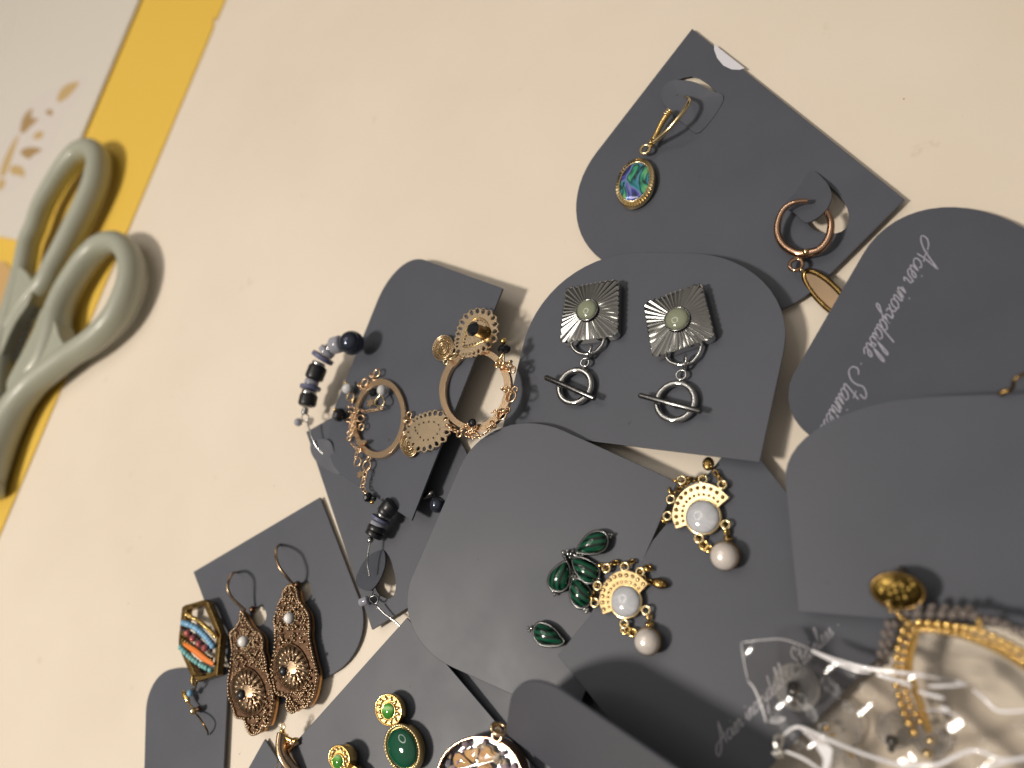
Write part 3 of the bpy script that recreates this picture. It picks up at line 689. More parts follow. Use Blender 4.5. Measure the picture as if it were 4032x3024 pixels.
for q, R, tl in (((1492, 722), 22, (1, .3, .5)), ((1500, 922), 38, None), ((1440, 1040), 36, None), ((1462, 1012), 24, (.4, 1, .5)), ((1118, 1120), 26, (1, 1, .6)), ((1265, 1175), 30, (.3, .8, .6)), ((1385, 1105), 24, (1, .2, .4)), ((1470, 880), 26, (.2, 1, .5))):
    T.part('jump_ring', ring_px(MB(), pG, z4(*q), R*s4, 6*s4, 1.7, 20, tilt=tl), 'rose', angle=180)
cb = MB(); chainpath(cb, pG, [z4(*p) for p in ((1090, 1110), (1130, 1145), (1180, 1140), (1215, 1105), (1245, 1095), (1270, 1120), (1240, 1150), (1210, 1165), (1255, 1190), (1320, 1170), (1375, 1130))], 13*s4, 4*s4, 2.0, 11)
T.part('link_chain', cb, 'rose', angle=180, label='bunched fine link chain at the lower side of the hoop')
cb = MB(); chainpath(cb, pG, [z4(*p) for p in ((1445, 870), (1475, 860), (1500, 900))], 10*s4, 4*s4, 2.2, 8); chainpath(cb, pG, [z4(*p) for p in ((1385, 1025), (1420, 1010), (1450, 1030))], 10*s4, 4*s4, 2.2, 8)
T.part('link_chain', cb, 'rose', angle=180)
T.part('black_bead', facet(pG, z4(1250, 1095), 30*s4, 22*s4, 2.4), 'black', angle=0)
sg = .27125
T.part('black_bead', facet(pG, zg(1236, 830), 98*sg, 72*sg, 2.6, (.2, 1)), 'black', angle=0)
T.part('gold_ball', balls(MB(), pG, [zg(1228, 712)], 47*sg, 3.2, 16, 10), 'gold', angle=180)
wb = MB(); wire(wb, pG, [zg(*p) for p in ((1228, 880), (1175, 960), (1120, 1030), (1160, 1080), (1225, 1040), (1232, 900))], 15*sg, [2.6, 2.4, 1.8, 1.8, 2.2, 2.6]); T.part('wire_loop', wb, 'pale', angle=180)
for q, R in (((1150, 1060), 55), ((1215, 1060), 60), ((1310, 1030), 45)):
    T.part('jump_ring', ring_px(MB(), pG, zg(*q), R*sg, 14*sg, 1.8, 20, tilt=(random.uniform(-.6, .6), .5, .7)), 'rose', angle=180)
HL = [(640, 900), (683, 900), (733, 895), (795, 885), (858, 858), (935, 820), (1005, 755), (1075, 670), (1095, 570), (1095, 465), (1068, 375), (1010, 305), (932, 280), (848, 275), (765, 300), (688, 360), (630, 440), (598, 530), (575, 610), (562, 685), (555, 738), (552, 790), (566, 862)]
HR = [15, 16, 20, 24, 27, 33, 38, 38, 38, 38, 38, 38, 36, 34, 33, 33, 32, 29, 27, 23, 19, 18, 28]
hp = 2.2; mid = (840, 600)
holes = []
for q, r in zip(HL, HR):
    d = Vector(mid)-Vector(q); holes.append([pG.pt(zg(*p), hp) for p in ellipse(q, r*1.12, r*.82, math.degrees(math.atan2(d.y, d.x)), 12)])
dots = [(853, 415), (893, 408), (922, 423), (950, 446), (970, 480), (985, 516), (682, 638), (670, 685), (660, 730), (663, 772), (695, 776), (735, 768), (773, 755), (813, 740), (853, 720), (893, 695)]
for q in dots: holes.append([pG.pt(zg(*p), hp) for p in ellipse(q, 13, 16, 20, 8)])
dp = T.part('scalloped_drop', MB().prism(scallop(pG, HL, mid, 46, 30, hp, zg), pG.n, .45, holes), 'tan', angle=25)
tr = cat([pG.pt(zg(*p), hp+.02) for p in ((640, 790), (645, 700), (668, 600), (720, 480), (800, 400), (890, 375), (970, 420), (1015, 500), (1010, 600), (960, 690), (860, 750), (760, 790), (680, 805))], 5, True)
T.part('twisted_line', MB().tube(tr, 8*sg*.06, True, 6), 'gold', dp, 180)
base, top = pG.pt(zg(955, 600), hp), pG.pt(zg(782, 535), hp+4.2); kk = pG.mm(zg(900, 560))
stn = T.part('stud_cup', MB().tube([base, base.lerp(top, .1), base.lerp(top, .5), base.lerp(top, .92), top], lambda t: 108*sg*kk*(.98 if t < .2 else (.84 if t < .9 else .95)), False, 24), 'antique')
axn = (top-base).normalized(); q = top+axn*.02; cu = axn.orthogonal().normalized(); cv = axn.cross(cu); R = 112*sg*kk
T.part('black_crystal', MB().add([q+(cu*math.cos(t)+cv*math.sin(t))*R for t in [math.pi*i/4 for i in range(8)]]+[q+(cu*math.cos(t)+cv*math.sin(t))*R*.6+axn*.6 for t in [math.pi*(i+.5)/4 for i in range(8)]],
       [(i, (i+1) % 8, 8+i) for i in range(8)]+[((i+1) % 8, 8+(i+1) % 8, 8+i) for i in range(8)]+[tuple(range(8, 16))]), 'black', stn, angle=0)
T.part('jump_ring', ring_px(MB(), pG, zg(490, 930), 90*sg, 17*sg, 2.3, 28, tilt=pG.n+pG.v*.9), 'pale', angle=180)
T.part('hanging_tab', MB().prism(outline(pG, [zg(*p) for p in ((440, 1080), (470, 960), (540, 905), (600, 940), (570, 1010), (500, 1080))], 1.35), pG.n, .8, [[pG.pt(zg(*p), 1.35) for p in ellipse((478, 985), 34, 40, 0, 14)]]), 'rose', angle=30)
spiral_disc(T, pG, zg(352, 812), 150*sg, 192*sg, 18, 1.4)
T.part('charm_loop', ring_px(MB(), pG, zg(392, 1012), 42*sg, 17*sg, 1.3), 'pale', angle=180)

T = Thing('hoop_earring', 'rose gold hoop with bunched chain and white beads lying wholly on its card', 'earring', pG.pt(zh(670, 545)), 'rose gold filigree hoops')
sh = .36166
ho = [pG.pt(p, 1.2) for p in ellipse(zh(668, 545), 284*sh, 434*sh, 5, 72)]; hi = [pG.pt(p, 1.2) for p in ellipse(zh(666, 545), 243*sh, 366*sh, 5, 72)]
bevel(T.part('hoop_band', MB().prism(ho, pG.n, 1.0, [hi]), 'rose', angle=30), .12)
for q in ((478, 205), (608, 108), (374, 355), (345, 765), (438, 880), (562, 985), (1000, 508)):
    R = 34 if q[0] > 900 else 24
    T.part('lug', ring_px(MB(), pG, zh(*q), R*sh, 10*sh, .9, 18), 'rose', angle=180)
for q, R, tl in (((520, 150), 42, None), ((648, 52), 42, None), ((600, 85), 30, (.9, .2, .4)), ((362, 312), 46, None), ((440, 1020), 48, None), ((538, 1058), 54, None), ((985, 560), 40, (.2, .9, .5)), ((470, 185), 32, (.9, .3, .4)), ((480, 640), 36, None), ((470, 545), 40, (.5, .2, .8)), ((350, 560), 36, (.2, .5, .8))):
    T.part('jump_ring', ring_px(MB(), pG, zh(*q), R*sh, 9*sh, 1.5, 22, tilt=tl), 'rose', angle=180)
for i, path in enumerate([((700, 440), (640, 455), (580, 460), (520, 470), (450, 450), (380, 430), (330, 420)), ((350, 470), (400, 520), (370, 580), (410, 620), (360, 660), (400, 700), (350, 740)), ((430, 480), (360, 540), (420, 570), (350, 620), (390, 660), (340, 700)),
             ((370, 820), (420, 860), (470, 880), (430, 920), (420, 960)), ((530, 1110), (515, 1170), (505, 1230), (490, 1300), (530, 1350))]):
    cb = MB(); chainpath(cb, pG, [zh(*p) for p in path], (17 if i < 4 else 26)*sh, (5 if i < 4 else 7)*sh, 1.8+.5*(i in (1, 2)), (9 if i < 4 else 15)); T.part('link_chain', cb, 'rose', angle=180)
T.part('white_bead', facet(pG, zh(706, 240), 62*sh, 52*sh, 2.6, (1, .1), 12), 'milky', angle=0); T.part('white_bead', facet(pG, zh(330, 222), 62*sh, 56*sh, 2.4, (.5, 1), 12), 'milky', angle=0)
T.part('black_bead', facet(pG, zh(240, 508), 78*sh, 62*sh, 2.4, (1, .4)), 'black', angle=0); T.part('black_bead', facet(pG, zh(608, 262), 52*sh, 46*sh, 2.2), 'black', angle=0); T.part('black_bead', facet(pG, zh(552, 1405), 56*sh, 44*sh, 1.6, (1, .6)), 'black', angle=0); T.part('black_bead', facet(pG, zh(610, 1420), 36*sh, 30*sh, 1.2), 'black', angle=0)
for q, r in (((595, 1458), 24), ((312, 162), 18), ((192, 450), 18)): T.part('gold_ball', balls(MB(), pG, [zh(*q)], r*sh, 2.6, 12, 8), 'gold', angle=180)
wb = MB(); wire(wb, pG, [zh(*p) for p in ((690, 290), (640, 340), (625, 390), (670, 418), (720, 395), (725, 350), (695, 290))], 10*sh, 2.4); T.part('wire_loop', wb, 'pale', angle=180)
wb = MB(); wire(wb, pG, [zh(*p) for p in ((345, 275), (320, 320), (335, 350), (385, 345), (400, 300))], 9*sh, 2.0); T.part('wire_loop', wb, 'pale', angle=180)
T.part('star_charm', star(pG, zh(575, 375), 62*sh, 1.6), 'rose', angle=20); T.part('star_charm', star(pG, zh(462, 1155), 56*sh, 1.0), 'rose', angle=20)
T.part('bent_tab', MB().prism(outline(pG, [zh(*p) for p in ((430, 800), (500, 780), (535, 800), (480, 830), (430, 830))], 2.0), pG.n, .4), 'rose')
sl = .5124; hp = 1.5; mid = (1045, 872)
HL = [(905, 925), (893, 880), (898, 838), (935, 797), (962, 778), (992, 764), (1024, 752), (1060, 742), (1100, 735), (1142, 740), (1180, 780), (1195, 830), (1185, 882), (1155, 935), (1110, 970), (1062, 995), (1015, 1010), (968, 1008), (930, 975)]
HR = [11, 10, 10, 8, 9, 11, 13, 16, 18, 19, 19, 19, 19, 19, 19, 17, 17, 17, 13]
holes = []
for q, r in zip(HL, HR):
    d = Vector(mid)-Vector(q); holes.append([pG.pt(zl(*p), hp) for p in ellipse(q, r*1.1, r*.8, math.degrees(math.atan2(d.y, d.x)), 12)])
for q in ((945, 845), (975, 822), (1010, 808), (1050, 802), (1090, 803), (1125, 825), (1135, 860), (1115, 895), (1085, 925), (1045, 940), (1010, 943), (985, 920), (965, 890), (950, 868)):
    holes.append([pG.pt(zl(*p), hp) for p in ellipse(q, 6, 8, 0, 8)])
T.part('scalloped_drop', MB().prism(scallop(pG, HL, mid, 24, 15, hp, zl), pG.n, .4, holes), 'tan', angle=25)
spiral_disc(T, pG, zl(896, 972), 66*sl, 104*sl, -12, .9)
T.part('jump_ring', ring_px(MB(), pG, zl(890, 790), 30*sl, 7*sl, 1.5, 20, tilt=(.8, .2, .6)), 'rose', angle=180)

# ------------------------------------------------------------ beaded wire hoops on the hidden card
def bead_run(T, pl, beads, h):
    """beads strung along a pixel path: (x, y, length, radius, material, name)"""
    n = len(beads)
    for i, (x, y, L, r, m, nm) in enumerate(beads):
        a = Vector(beads[max(0, i-1)][:2]); b = Vector(beads[min(n-1, i+1)][:2]); d = (b-a).normalized(); f = bead_run.f
        p = Vector(f(x, y)); k = pl.mm(p); hh = h(i/(n-1)) if callable(h) else h
        if L == 0: T.part(nm, MB().ball(pl.pt(p, hh), r*bead_run.s*k, seg=20, rings=12), m, angle=180)
        else: T.part(nm, MB().bead(pl.pt(p-d*(L*.62*bead_run.s), hh), pl.pt(p+d*(L*.62*bead_run.s), hh), r*1.1*bead_run.s*k), m, angle=50)
bead_run.f, bead_run.s = zl, sl
T = Thing('beaded_hoop', 'beaded wire hoop with large dark ball on the bare table', 'earring', TABLE.pt(zl(180, 430)), 'beaded wire hoops')
bead_run(T, TABLE, [(458, 196, 0, 90, 'hematite', 'dark_ball'), (345, 210, 66, 58, 'greyglass', 'grey_bead'), (296, 238, 22, 40, 'steel', 'silver_spacer'), (268, 262, 42, 56, 'greyglass', 'grey_bead'), (235, 310, 34, 78, 'lilac', 'lilac_disc'), (205, 358, 26, 46, 'steel', 'silver_spacer'),
                    (184, 425, 96, 62, 'blackmatte', 'black_bead'), (150, 500, 36, 48, 'greyglass', 'grey_bead'), (140, 540, 26, 70, 'lilac', 'lilac_disc'), (130, 580, 30, 50, 'steel', 'silver_spacer'), (122, 635, 78, 60, 'blackmatte', 'black_bead'), (100, 720, 40, 22, 'steel', 'silver_spacer')], lambda t: 9-3*t)
T.part('clear_bead', MB().ball(TABLE.pt(zl(48, 805), 3.2), 30*sl*.075, seg=14), 'greyglass', angle=180)
wb = MB(); wire(wb, TABLE, [zl(*p) for p in ((98, 720), (75, 770), (100, 800), (130, 770), (105, 735))], 5*sl, 5.5); T.part('wire_loop', wb, 'steel', angle=180)
wb = MB(); wire(wb, TABLE, [zl(*p) for p in ((108, 790), (130, 850), (158, 935), (200, 1010), (280, 1080))], 6*sl, [5.2, 5, 4.6, 3.6, 2.6]); T.part('wire', wb, 'steel', angle=180)
bead_run.f, bead_run.s = z3, .6775
T = Thing('beaded_hoop', 'beaded wire hoop with lilac disc threaded through a cut tab', 'earring', pN.pt(z3(1450, 290)), 'beaded wire hoops')
bead_run(T, pN, [(1530, 140, 50, 46, 'blackmatte', 'black_bead'), (1505, 168, 34, 44, 'blackmatte', 'black_bead'), (1488, 192, 18, 36, 'steel', 'silver_spacer'), (1474, 214, 18, 52, 'lilac', 'lilac_disc'), (1460, 242, 22, 40, 'greyglass', 'grey_bead'), (1450, 270, 30, 48, 'blackmatte', 'black_bead'), (1438, 298, 30, 48, 'blackmatte', 'black_bead'), (1414, 334, 0, 19, 'steel', 'silver_ball')], lambda t: 4.5-1.0*t)
wb = MB(); wire(wb, pN, [z3(*p) for p in ((1412, 350), (1400, 420), (1398, 480), (1412, 545))], 5*.6775, [3.4, 3.6, 4.2, 4.4]); T.part('wire', wb, 'steel', angle=180)
wb = MB(); wire(wb, pN, [z3(*p) for p in ((1425, 600), (1428, 640), (1410, 680), (1440, 705), (1460, 680), (1440, 655), (1415, 668))], 5*.6775, 2.2); T.part('wire_loop', wb, 'gunmetal', angle=180)
wb = MB(); wire(wb, pN, [z3(*p) for p in ((1450, 715), (1500, 765), (1560, 808), (1600, 850))], 5*.6775, [2.0, 1.6, 1.2, .8]); T.part('wire', wb, 'steel', angle=180)
T.part('clear_bead', MB().bead(pN.pt(z3(1355, 700), 2.0), pN.pt(z3(1402, 680), 2.0), 24*.6775*pN.mm(z3(1380, 690))), 'greyglass')
T = Thing('dark_ball_bead', 'dark polished ball and clip half hidden between the hoop card and malachite card', 'bead', pN.pt(zl(1110, 1430)))
T.part('ball', MB().ball(pN.pt(zl(1120, 1440), 3.6), 62*sl*pN.mm(zl(1120, 1440)), seg=20, rings=12), 'hematite', angle=180)
T.part('clip', MB().bead(pN.pt(zl(1010, 1375), 2.2), pN.pt(zl(1090, 1345), 2.2), 30*sl*pN.mm(zl(1050, 1370))), 'gunmetal')

# ------------------------------------------------------------ malachite petals
def petal(T, pts, trip, h=.9, turn=0.):
    o3 = outline(pC, [zm(*p) for p in pts], h, 4); k = pC.mm(zm(*pts[0])); c = sum(o3, Vector())/len(o3)
    st = T.part('malachite_petal', MB().dome([c+(p-c)*.99 for p in o3], pC.n, 1.9, 8, base=.2), 'malachite', angle=180, turn=turn)
    T.part('bezel', MB().tube([c+(p-c)*1.03 for p in o3], .3, True, 8, up=pC.n), 'blackened', None, 180)
    T.part('backing', MB().prism([p for p in o3], pC.n, .85), 'blackened')
    for q in trip:
        for d in ((-18, -12), (16, -8), (-2, 20)): T.part('grain', MB().ball(pC.pt(zm(q[0]+d[0], q[1]+d[1]), 1.0), .34, seg=10, rings=6), 'silver', angle=180)
T = Thing('petal_earring', 'silver earring with four malachite petals partly under the gold fan', 'earring', pC.pt(zm(420, 600)), 'malachite petal earrings')
petal(T, [(474, 476), (510, 400), (575, 315), (650, 265), (730, 256), (792, 290), (812, 362), (786, 440), (715, 488), (620, 500), (530, 492)], [(840, 300)], 1.6, .25)
petal(T, [(352, 584), (270, 632), (196, 706), (164, 790), (182, 862), (240, 900), (312, 902), (372, 856), (400, 760), (396, 660), (376, 604)], [(235, 925)], 1.2, 1.25)
petal(T, [(434, 560), (520, 540), (625, 582), (700, 640), (722, 708), (690, 786), (620, 818), (550, 796), (486, 730), (448, 650)], [(705, 780)], .9, -.4)
petal(T, [(424, 800), (470, 772), (532, 792), (604, 868), (642, 950), (630, 1020), (570, 1078), (490, 1080), (430, 1022), (404, 930)], [(440, 755), (580, 1112)], .9, -.75)
for q, r in (((330, 485), 26), ((378, 500), 20), ((400, 540), 18), ((412, 500), 14), ((345, 530), 14), ((372, 465), 18), ((430, 470), 16), ((540, 515), 14)): T.part('grain', MB().ball(pC.pt(zm(*q), 1.6), r*sh*pC.mm(zm(*q)), seg=12, rings=8), 'silver', angle=180)
wb = MB(); wire(wb, pC, [zm(*p) for p in ((330, 510), (380, 590), (430, 700), (440, 750))], 22*sh, .7); T.part('stem', wb, 'blackened', angle=180)
wb = MB(); wire(wb, pC, [zm(*p) for p in ((400, 480), (470, 520), (560, 520))], 22*sh, .7); T.part('stem', wb, 'blackened', angle=180)
T = Thing('petal_earring', 'single malachite teardrop half under the pearl fan card corner', 'earring', pC.pt(zm(150, 1400)), 'malachite petal earrings')
petal(T, [(8, 1372), (22, 1292), (72, 1252), (150, 1266), (224, 1312), (292, 1392), (334, 1452), (292, 1490), (200, 1502), (100, 1492), (40, 1444)], [(-38, 1318)], 1.3, -.15)

# ------------------------------------------------------------ white cabochon fan earrings
def fan_earring(label, outer, inner, d1, d2, pc, pr, lugs, drop, dr, loops, chain, leaf, bump_m):
    s = .6029; pl = pD; H = 1.7; T = Thing('fan_earring', label, 'earring', pl.pt(zp(*pc)), 'white cabochon fan earrings')
    po = cat([pl.pt(zp(*p), H) for p in outer], 5); pi = cat([pl.pt(zp(*p), H) for p in inner], 5)
    hl = [[pl.pt(zp(*p), H) for p in ellipse(q, 15, 15, 0, 10)] for q in d1]+[[pl.pt(zp(*p), H) for p in ellipse(q, 11, 11, 0, 8)] for q in d2]
    fp = T.part('fan_plate', MB().prism(po+pi, pl.n, .9, hl), 'pale' if bump_m != 'pale' else 'fangold', angle=30)
    k = pl.mm(zp(*pc))
    T.part('fan_floor', MB().prism([p-pl.n*.55 for p in po+pi], pl.n, .2), 'antique', fp)
    for q, r in [(q, 13.5) for q in d1]+[(q, 9.5) for q in d2]: T.part('dimple', MB().ball(pl.pt(zp(*q), H-(.1 if bump_m == 'pale' else .42)), r*(.82 if bump_m == 'pale' else 1)*s*k, pl.n, .6, 10, 6), bump_m, fp, 180)
    cup = T.part('bezel', MB().tube([p for p in pl.circ(pl.pt(zp(*pc), 1.2), pr*1.06*s*k, 40)], 12*s*k, True, 8, up=pl.n), 'pale', angle=180)
    T.part('cup', MB().prism(pl.circ(pl.pt(zp(*pc), 1.2), pr*1.05*s*k, 40), pl.n, 1.0), 'pale', cup)
    T.part('white_cabochon', MB().dome(pl.circ(pl.pt(zp(*pc), 1.75), pr*s*k, 40), pl.n, pr*s*k*.42, 9, base=.5), 'pearl', angle=180)
    for q in lugs:
        T.part('lug', ring_px(MB(), pl, zp(*q), 26*s, 9*s, 1.3, 20), 'pale', angle=180)
    for q, R, tl in loops: T.part('jump_ring', ring_px(MB(), pl, zp(*q), R*s, 8*s, 1.1, 18, tilt=tl), 'gold', angle=180)
    for path in chain:
        cb = MB(); chainpath(cb, pl, [zp(*p) for p in path], 19*s, 7*s, .9, 15); T.part('link_chain', cb, 'antique', angle=180)
    o = T.part('pearl_drop', MB().ball(pl.pt(zp(*drop), 2.6), dr*s*k, pl.n, .9, 28, 16), 'drop', angle=180)
    T.part('drop_cup', MB().dome(pl.circ(pl.pt(zp(drop[0]+3, drop[1]-3), 2.3), dr*1.08*s*k, 32), -pl.n, dr*s*k*.75, 6), 'gold', o, 180)
    T.part('drop_rim', ring_px(MB(), pl, zp(drop[0]+3, drop[1]-3), dr*1.05*s, 6*s, 2.4, 32), 'antique', o, 180)
    lf = T.part('leaf_charm', MB().dome([pl.pt(p, leaf[5]) for p in ellipse(zp(*leaf[:2]), leaf[2]*s, leaf[3]*s, leaf[4], 20)], pl.n, .5, 4, base=.4), 'antique', angle=60)
    for j in range(5): T.part('leaf_dot', MB().ball(pl.pt(zp(leaf[0]+(j-2)*leaf[2]*.32, leaf[1]+(j-2)*leaf[3]*.1*(1 if leaf[4] > 0 else -1)+8*(-1)**j), leaf[5]+.5), 6*s*k, seg=8, rings=5), 'gold', lf, 180)
fan_earring('gold fan earring with white cabochon near the silver toggle card', [(944, 430), (905, 392), (862, 360), (790, 336), (705, 350), (632, 402), (592, 470), (576, 550), (601, 631)],
            [(668, 608), (662, 560), (672, 515), (698, 472), (740, 444), (790, 438), (842, 455), (876, 488)],
            [(905, 427), (867, 397), (827, 375), (783, 365), (740, 367), (698, 380), (662, 402), (632, 430), (611, 467), (601, 510), (601, 555), (607, 598)],
            [(873, 456), (847, 432), (815, 417), (782, 410), (749, 411), (718, 420), (690, 436), (668, 458), (651, 485), (643, 517), (641, 550), (647, 583)],
            (775, 556), 106, [(637, 316), (776, 310), (566, 441), (545, 550), (902, 346), (925, 606), (750, 696)], (916, 812), 86,
            [((570, 390), 26, (1, .3, .3)), ((935, 650), 20, (1, 0, .4)), ((940, 695), 24, (.3, 1, .4)), ((782, 742), 26, None), ((815, 765), 20, None), ((600, 320), 22, (.3, 1, .3)), ((525, 580), 22, (1, 1, .4))],
            [((905, 340), (880, 300), (850, 255)), ((640, 330), (690, 300), (720, 320), (780, 290)), ((600, 390), (640, 360), (690, 320)), ((925, 620), (940, 700)), ((750, 700), (790, 760), (840, 790))],
            (810, 208, 38, 44, 10, 1.2), 'antique')
fan_earring('gold fan earring with white cabochon overlapping the malachite petals', [(414, 992), (372, 950), (312, 916), (250, 908), (190, 930), (140, 980), (110, 1040), (100, 1112), (124, 1190)],
            [(186, 1168), (176, 1112), (188, 1052), (228, 1010), (280, 996), (330, 1014), (362, 1050)],
            [(385, 995), (350, 965), (315, 945), (275, 938), (236, 938), (198, 947), (168, 968), (142, 997), (126, 1033), (120, 1073), (120, 1115), (128, 1160)],
            [(357, 1022), (333, 1000), (303, 986), (273, 980), (243, 982), (217, 990), (194, 1005), (175, 1027), (161, 1052), (156, 1082), (155, 1114), (162, 1147)],
            (271, 1108), 97, [(145, 891), (265, 882), (366, 916), (88, 1005), (70, 1116), (404, 1166), (262, 1256)], (412, 1370), 80,
            [((428, 1210), 20, (1, 0, .4)), ((428, 1255), 24, (.3, 1, .4)), ((270, 1290), 28, None), ((318, 1312), 24, None), ((110, 870), 22, (.3, 1, .3)), ((60, 1085), 22, (1, 1, .4)), ((420, 890), 24, (.5, .5, .5))],
            [((140, 900), (190, 855), (250, 865), (310, 850)), ((90, 1000), (70, 1060)), ((370, 910), (430, 890)), ((262, 1270), (300, 1310), (345, 1325)), ((366, 930), (410, 975), (450, 985))],
            (492, 990, 56, 34, 15, 1.2), 'pale')

# ------------------------------------------------------------ green stone studs
def sun_stud(T, c, a, b, rot, h, gr, side):
    s = .678; pl = pK; k = pl.mm(zk(*c)); E = lambda q, z, n=36: [pl.pt(zk(*p), z) for p in ellipse(c, a*q, b*q, rot, n)]
    d = T.part('sun_disc', MB().prism(E(1, h), pl.n, side), 'gold', angle=30); bevel(d, .15)
    T.part('disc_rim', MB().tube(E(.97, h), .22, True, 6, up=pl.n), 'gold', d, 180)
    for i in range(12):
        A, B = E(.62, h+.1, 12)[i], E(.9, h+.05, 12)[i]
        T.part('sun_ray', MB().tube([A, A.lerp(B, .5), B], lambda t: .5-.32*t, False, 8), 'pale', d, 180)
    g = T.part('green_stone', MB().dome(pl.circ(pl.pt(zk(*gr[:2]), h+.25), gr[2]*s*k, 28), pl.n, gr[2]*s*k*.55, 8, base=.3), 'cateye', angle=180)
    T.part('stone_bezel', ring_px(MB(), pl, zk(*gr[:2]), gr[2]*1.04*s, 4*s, h+.2, 28), 'gold', g, 180)
T = Thing('stud_earring', 'gold sun stud with light green stone above a dark green oval', 'earring', pK.pt(zk(860, 650)), 'green stone stud earrings')
sun_stud(T, (782, 436), 76, 94, -12, 3.0, (781, 441, 43), 1.6)
c = (864, 658); E = lambda q, z, n=48: [pK.pt(zk(*p), z) for p in ellipse(c, 104*q, 148*q, -15, n)]
o = T.part('oval_frame', MB().prism(E(1, 2.6), pK.n, 1.6), 'gold'); bevel(o, .2)
for p in E(.92, 2.7, 46): T.part('rim_grain', MB().ball(p, .42, seg=10, rings=6), 'pale', o, 180)
T.part('green_oval_stone', MB().dome(E(.82, 2.75), pK.n, 1.5, 9, base=.3), 'emerald', angle=180)
T = Thing('stud_earring', 'gold sun stud with light green stone cut off by the bottom edge', 'earring', pK.pt(zk(500, 730)), 'green stone stud earrings')
sun_stud(T, (496, 716), 60, 76, -14, 4.2, (488, 736, 38), 2.6)
T.part('post', MB().cyl(pK.pt(zk(530, 640), .2), pK.pt(zk(540, 650), 3.0), .5), 'gold')
c = (560, 860); T.part('oval_frame', MB().prism([pK.pt(zk(*p), 3.0) for p in ellipse(c, 80, 110, -15, 40)], pK.n, 1.6), 'gold')
# ------------------------------------------------------------ resin flower pendant
T = Thing('resin_pendant', 'round rose gold pendant with dried flower under clear resin', 'pendant', pK.pt(zk(1310, 830)))
c = (1310, 830); E = lambda q, z, n=64: [pK.pt(zk(*p), z) for p in ellipse(c, 248*q, 240*q, 0, n)]
back = T.part('back_plate', MB().prism(E(.97, 1.4), pK.n, 1.2), 'greyglass')
T.part('rim', MB().prism(E(1.0, 3.9), pK.n, 3.5, [E(.982, 3.9)]), 'darkcopper', angle=30)
T.part('rim_bead', MB().tube(E(.99, 3.9), .26, True, 8), 'darkcopper', angle=180)
cc = (1280, 760)
for i in range(13):
    t = 2*math.pi*i/13*2.2+.2; q_ = random.uniform(.72, 1.12); pts = [(cc[0]+math.cos(t+d+random.uniform(-.06, .06))*r*q_*random.uniform(.88, 1.1), cc[1]+math.sin(t+d)*r*q_*.95) for d, r in ((-.16, 30), (-.42, 105), (-.2, 140), (.1, 132), (.3, 142), (.42, 100), (.16, 30))]
    P = outline(pK, [zk(*p) for p in pts], 2.3+.05*i, 3)
    T.part('dried_petal', MB().dome(P, pK.n, .16, 3, base=.1), 'flower', angle=60)
for i in range(60):
    t = random.uniform(math.pi*.8, math.pi*2.3); r = random.uniform(.6, .92); p = (c[0]+248*r*math.cos(t), c[1]+240*r*math.sin(t)); z = random.uniform(1.6, 2.6)
    T.part('stone_chip', MB().ball(pK.pt(zk(*p), z), random.uniform(.5, 1.1), (random.uniform(-1, 1), .3, 1), random.uniform(.5, .9), 6, 4), random.choice(['chip1', 'chip2', 'greyglass', 'chip1']), angle=0)
rd = MB().dome(E(.975, 3.5), pK.n, 1.3, 8, 1.); rd.f.pop()
T.part('resin_dome', rd, 'resin', angle=180)
T.part('bail_ring', ring_px(MB(), pK, zk(1412, 590), 28*.678, 11*.678, 4.2, 22), 'rose', angle=180)
T.part('jump_ring', ring_px(MB(), pK, zk(1425, 548), 38*.678, 12*.678, 4.8, 26, tilt=(.4, .8, .6)), 'rose', angle=180)
T.part('jump_ring', ring_px(MB(), pK, zk(1400, 540), 26*.678, 8*.678, 5.2, 22, tilt=(1, .1, .4)), 'pale', angle=180)
# small rose hoop at the bottom edge
T = Thing('clip_hoop', 'small rose gold clip hoop at the bottom edge beside the card corner', 'earring', TABLE.pt(zk(190, 650)))
T.part('top_loop', ring_px(MB(), TABLE, zk(166, 532), 15*.678, 5*.678, 6.5, 16), 'pale', angle=180)
wb = MB(); wire(wb, TABLE, [zk(*p) for p in ((162, 545), (178, 590), (215, 610), (243, 618))], 13*.678, [6, 5.6, 5.2, 5]); T.part('hinge', wb, 'gold', angle=180)
wb = MB(); wb.tube(cat([TABLE.pt(zk(*p), h) for p, h in (((168, 575), 5.6), ((160, 640), 6.2), ((170, 700), 6.4), ((215, 770), 5.6), ((290, 830), 3.6))], 6), 1.0, False, 10, flat=1.7); T.part('front_band', wb, 'rose', angle=180)
wb = MB(); wb.tube(cat([TABLE.pt(zk(*p), h) for p, h in (((240, 618), 5.0), ((205, 660), 3.6), ((225, 720), 3.0), ((290, 830), 3.2))], 6), .9, False, 10, flat=1.4); T.part('back_band', wb, 'rose', angle=180)
wb = MB(); wire(wb, TABLE, [zk(160, 590), zk(132, 790)], 2, [6.4, 4.5], smooth=False); T.part('pin', wb, 'pale', angle=180)

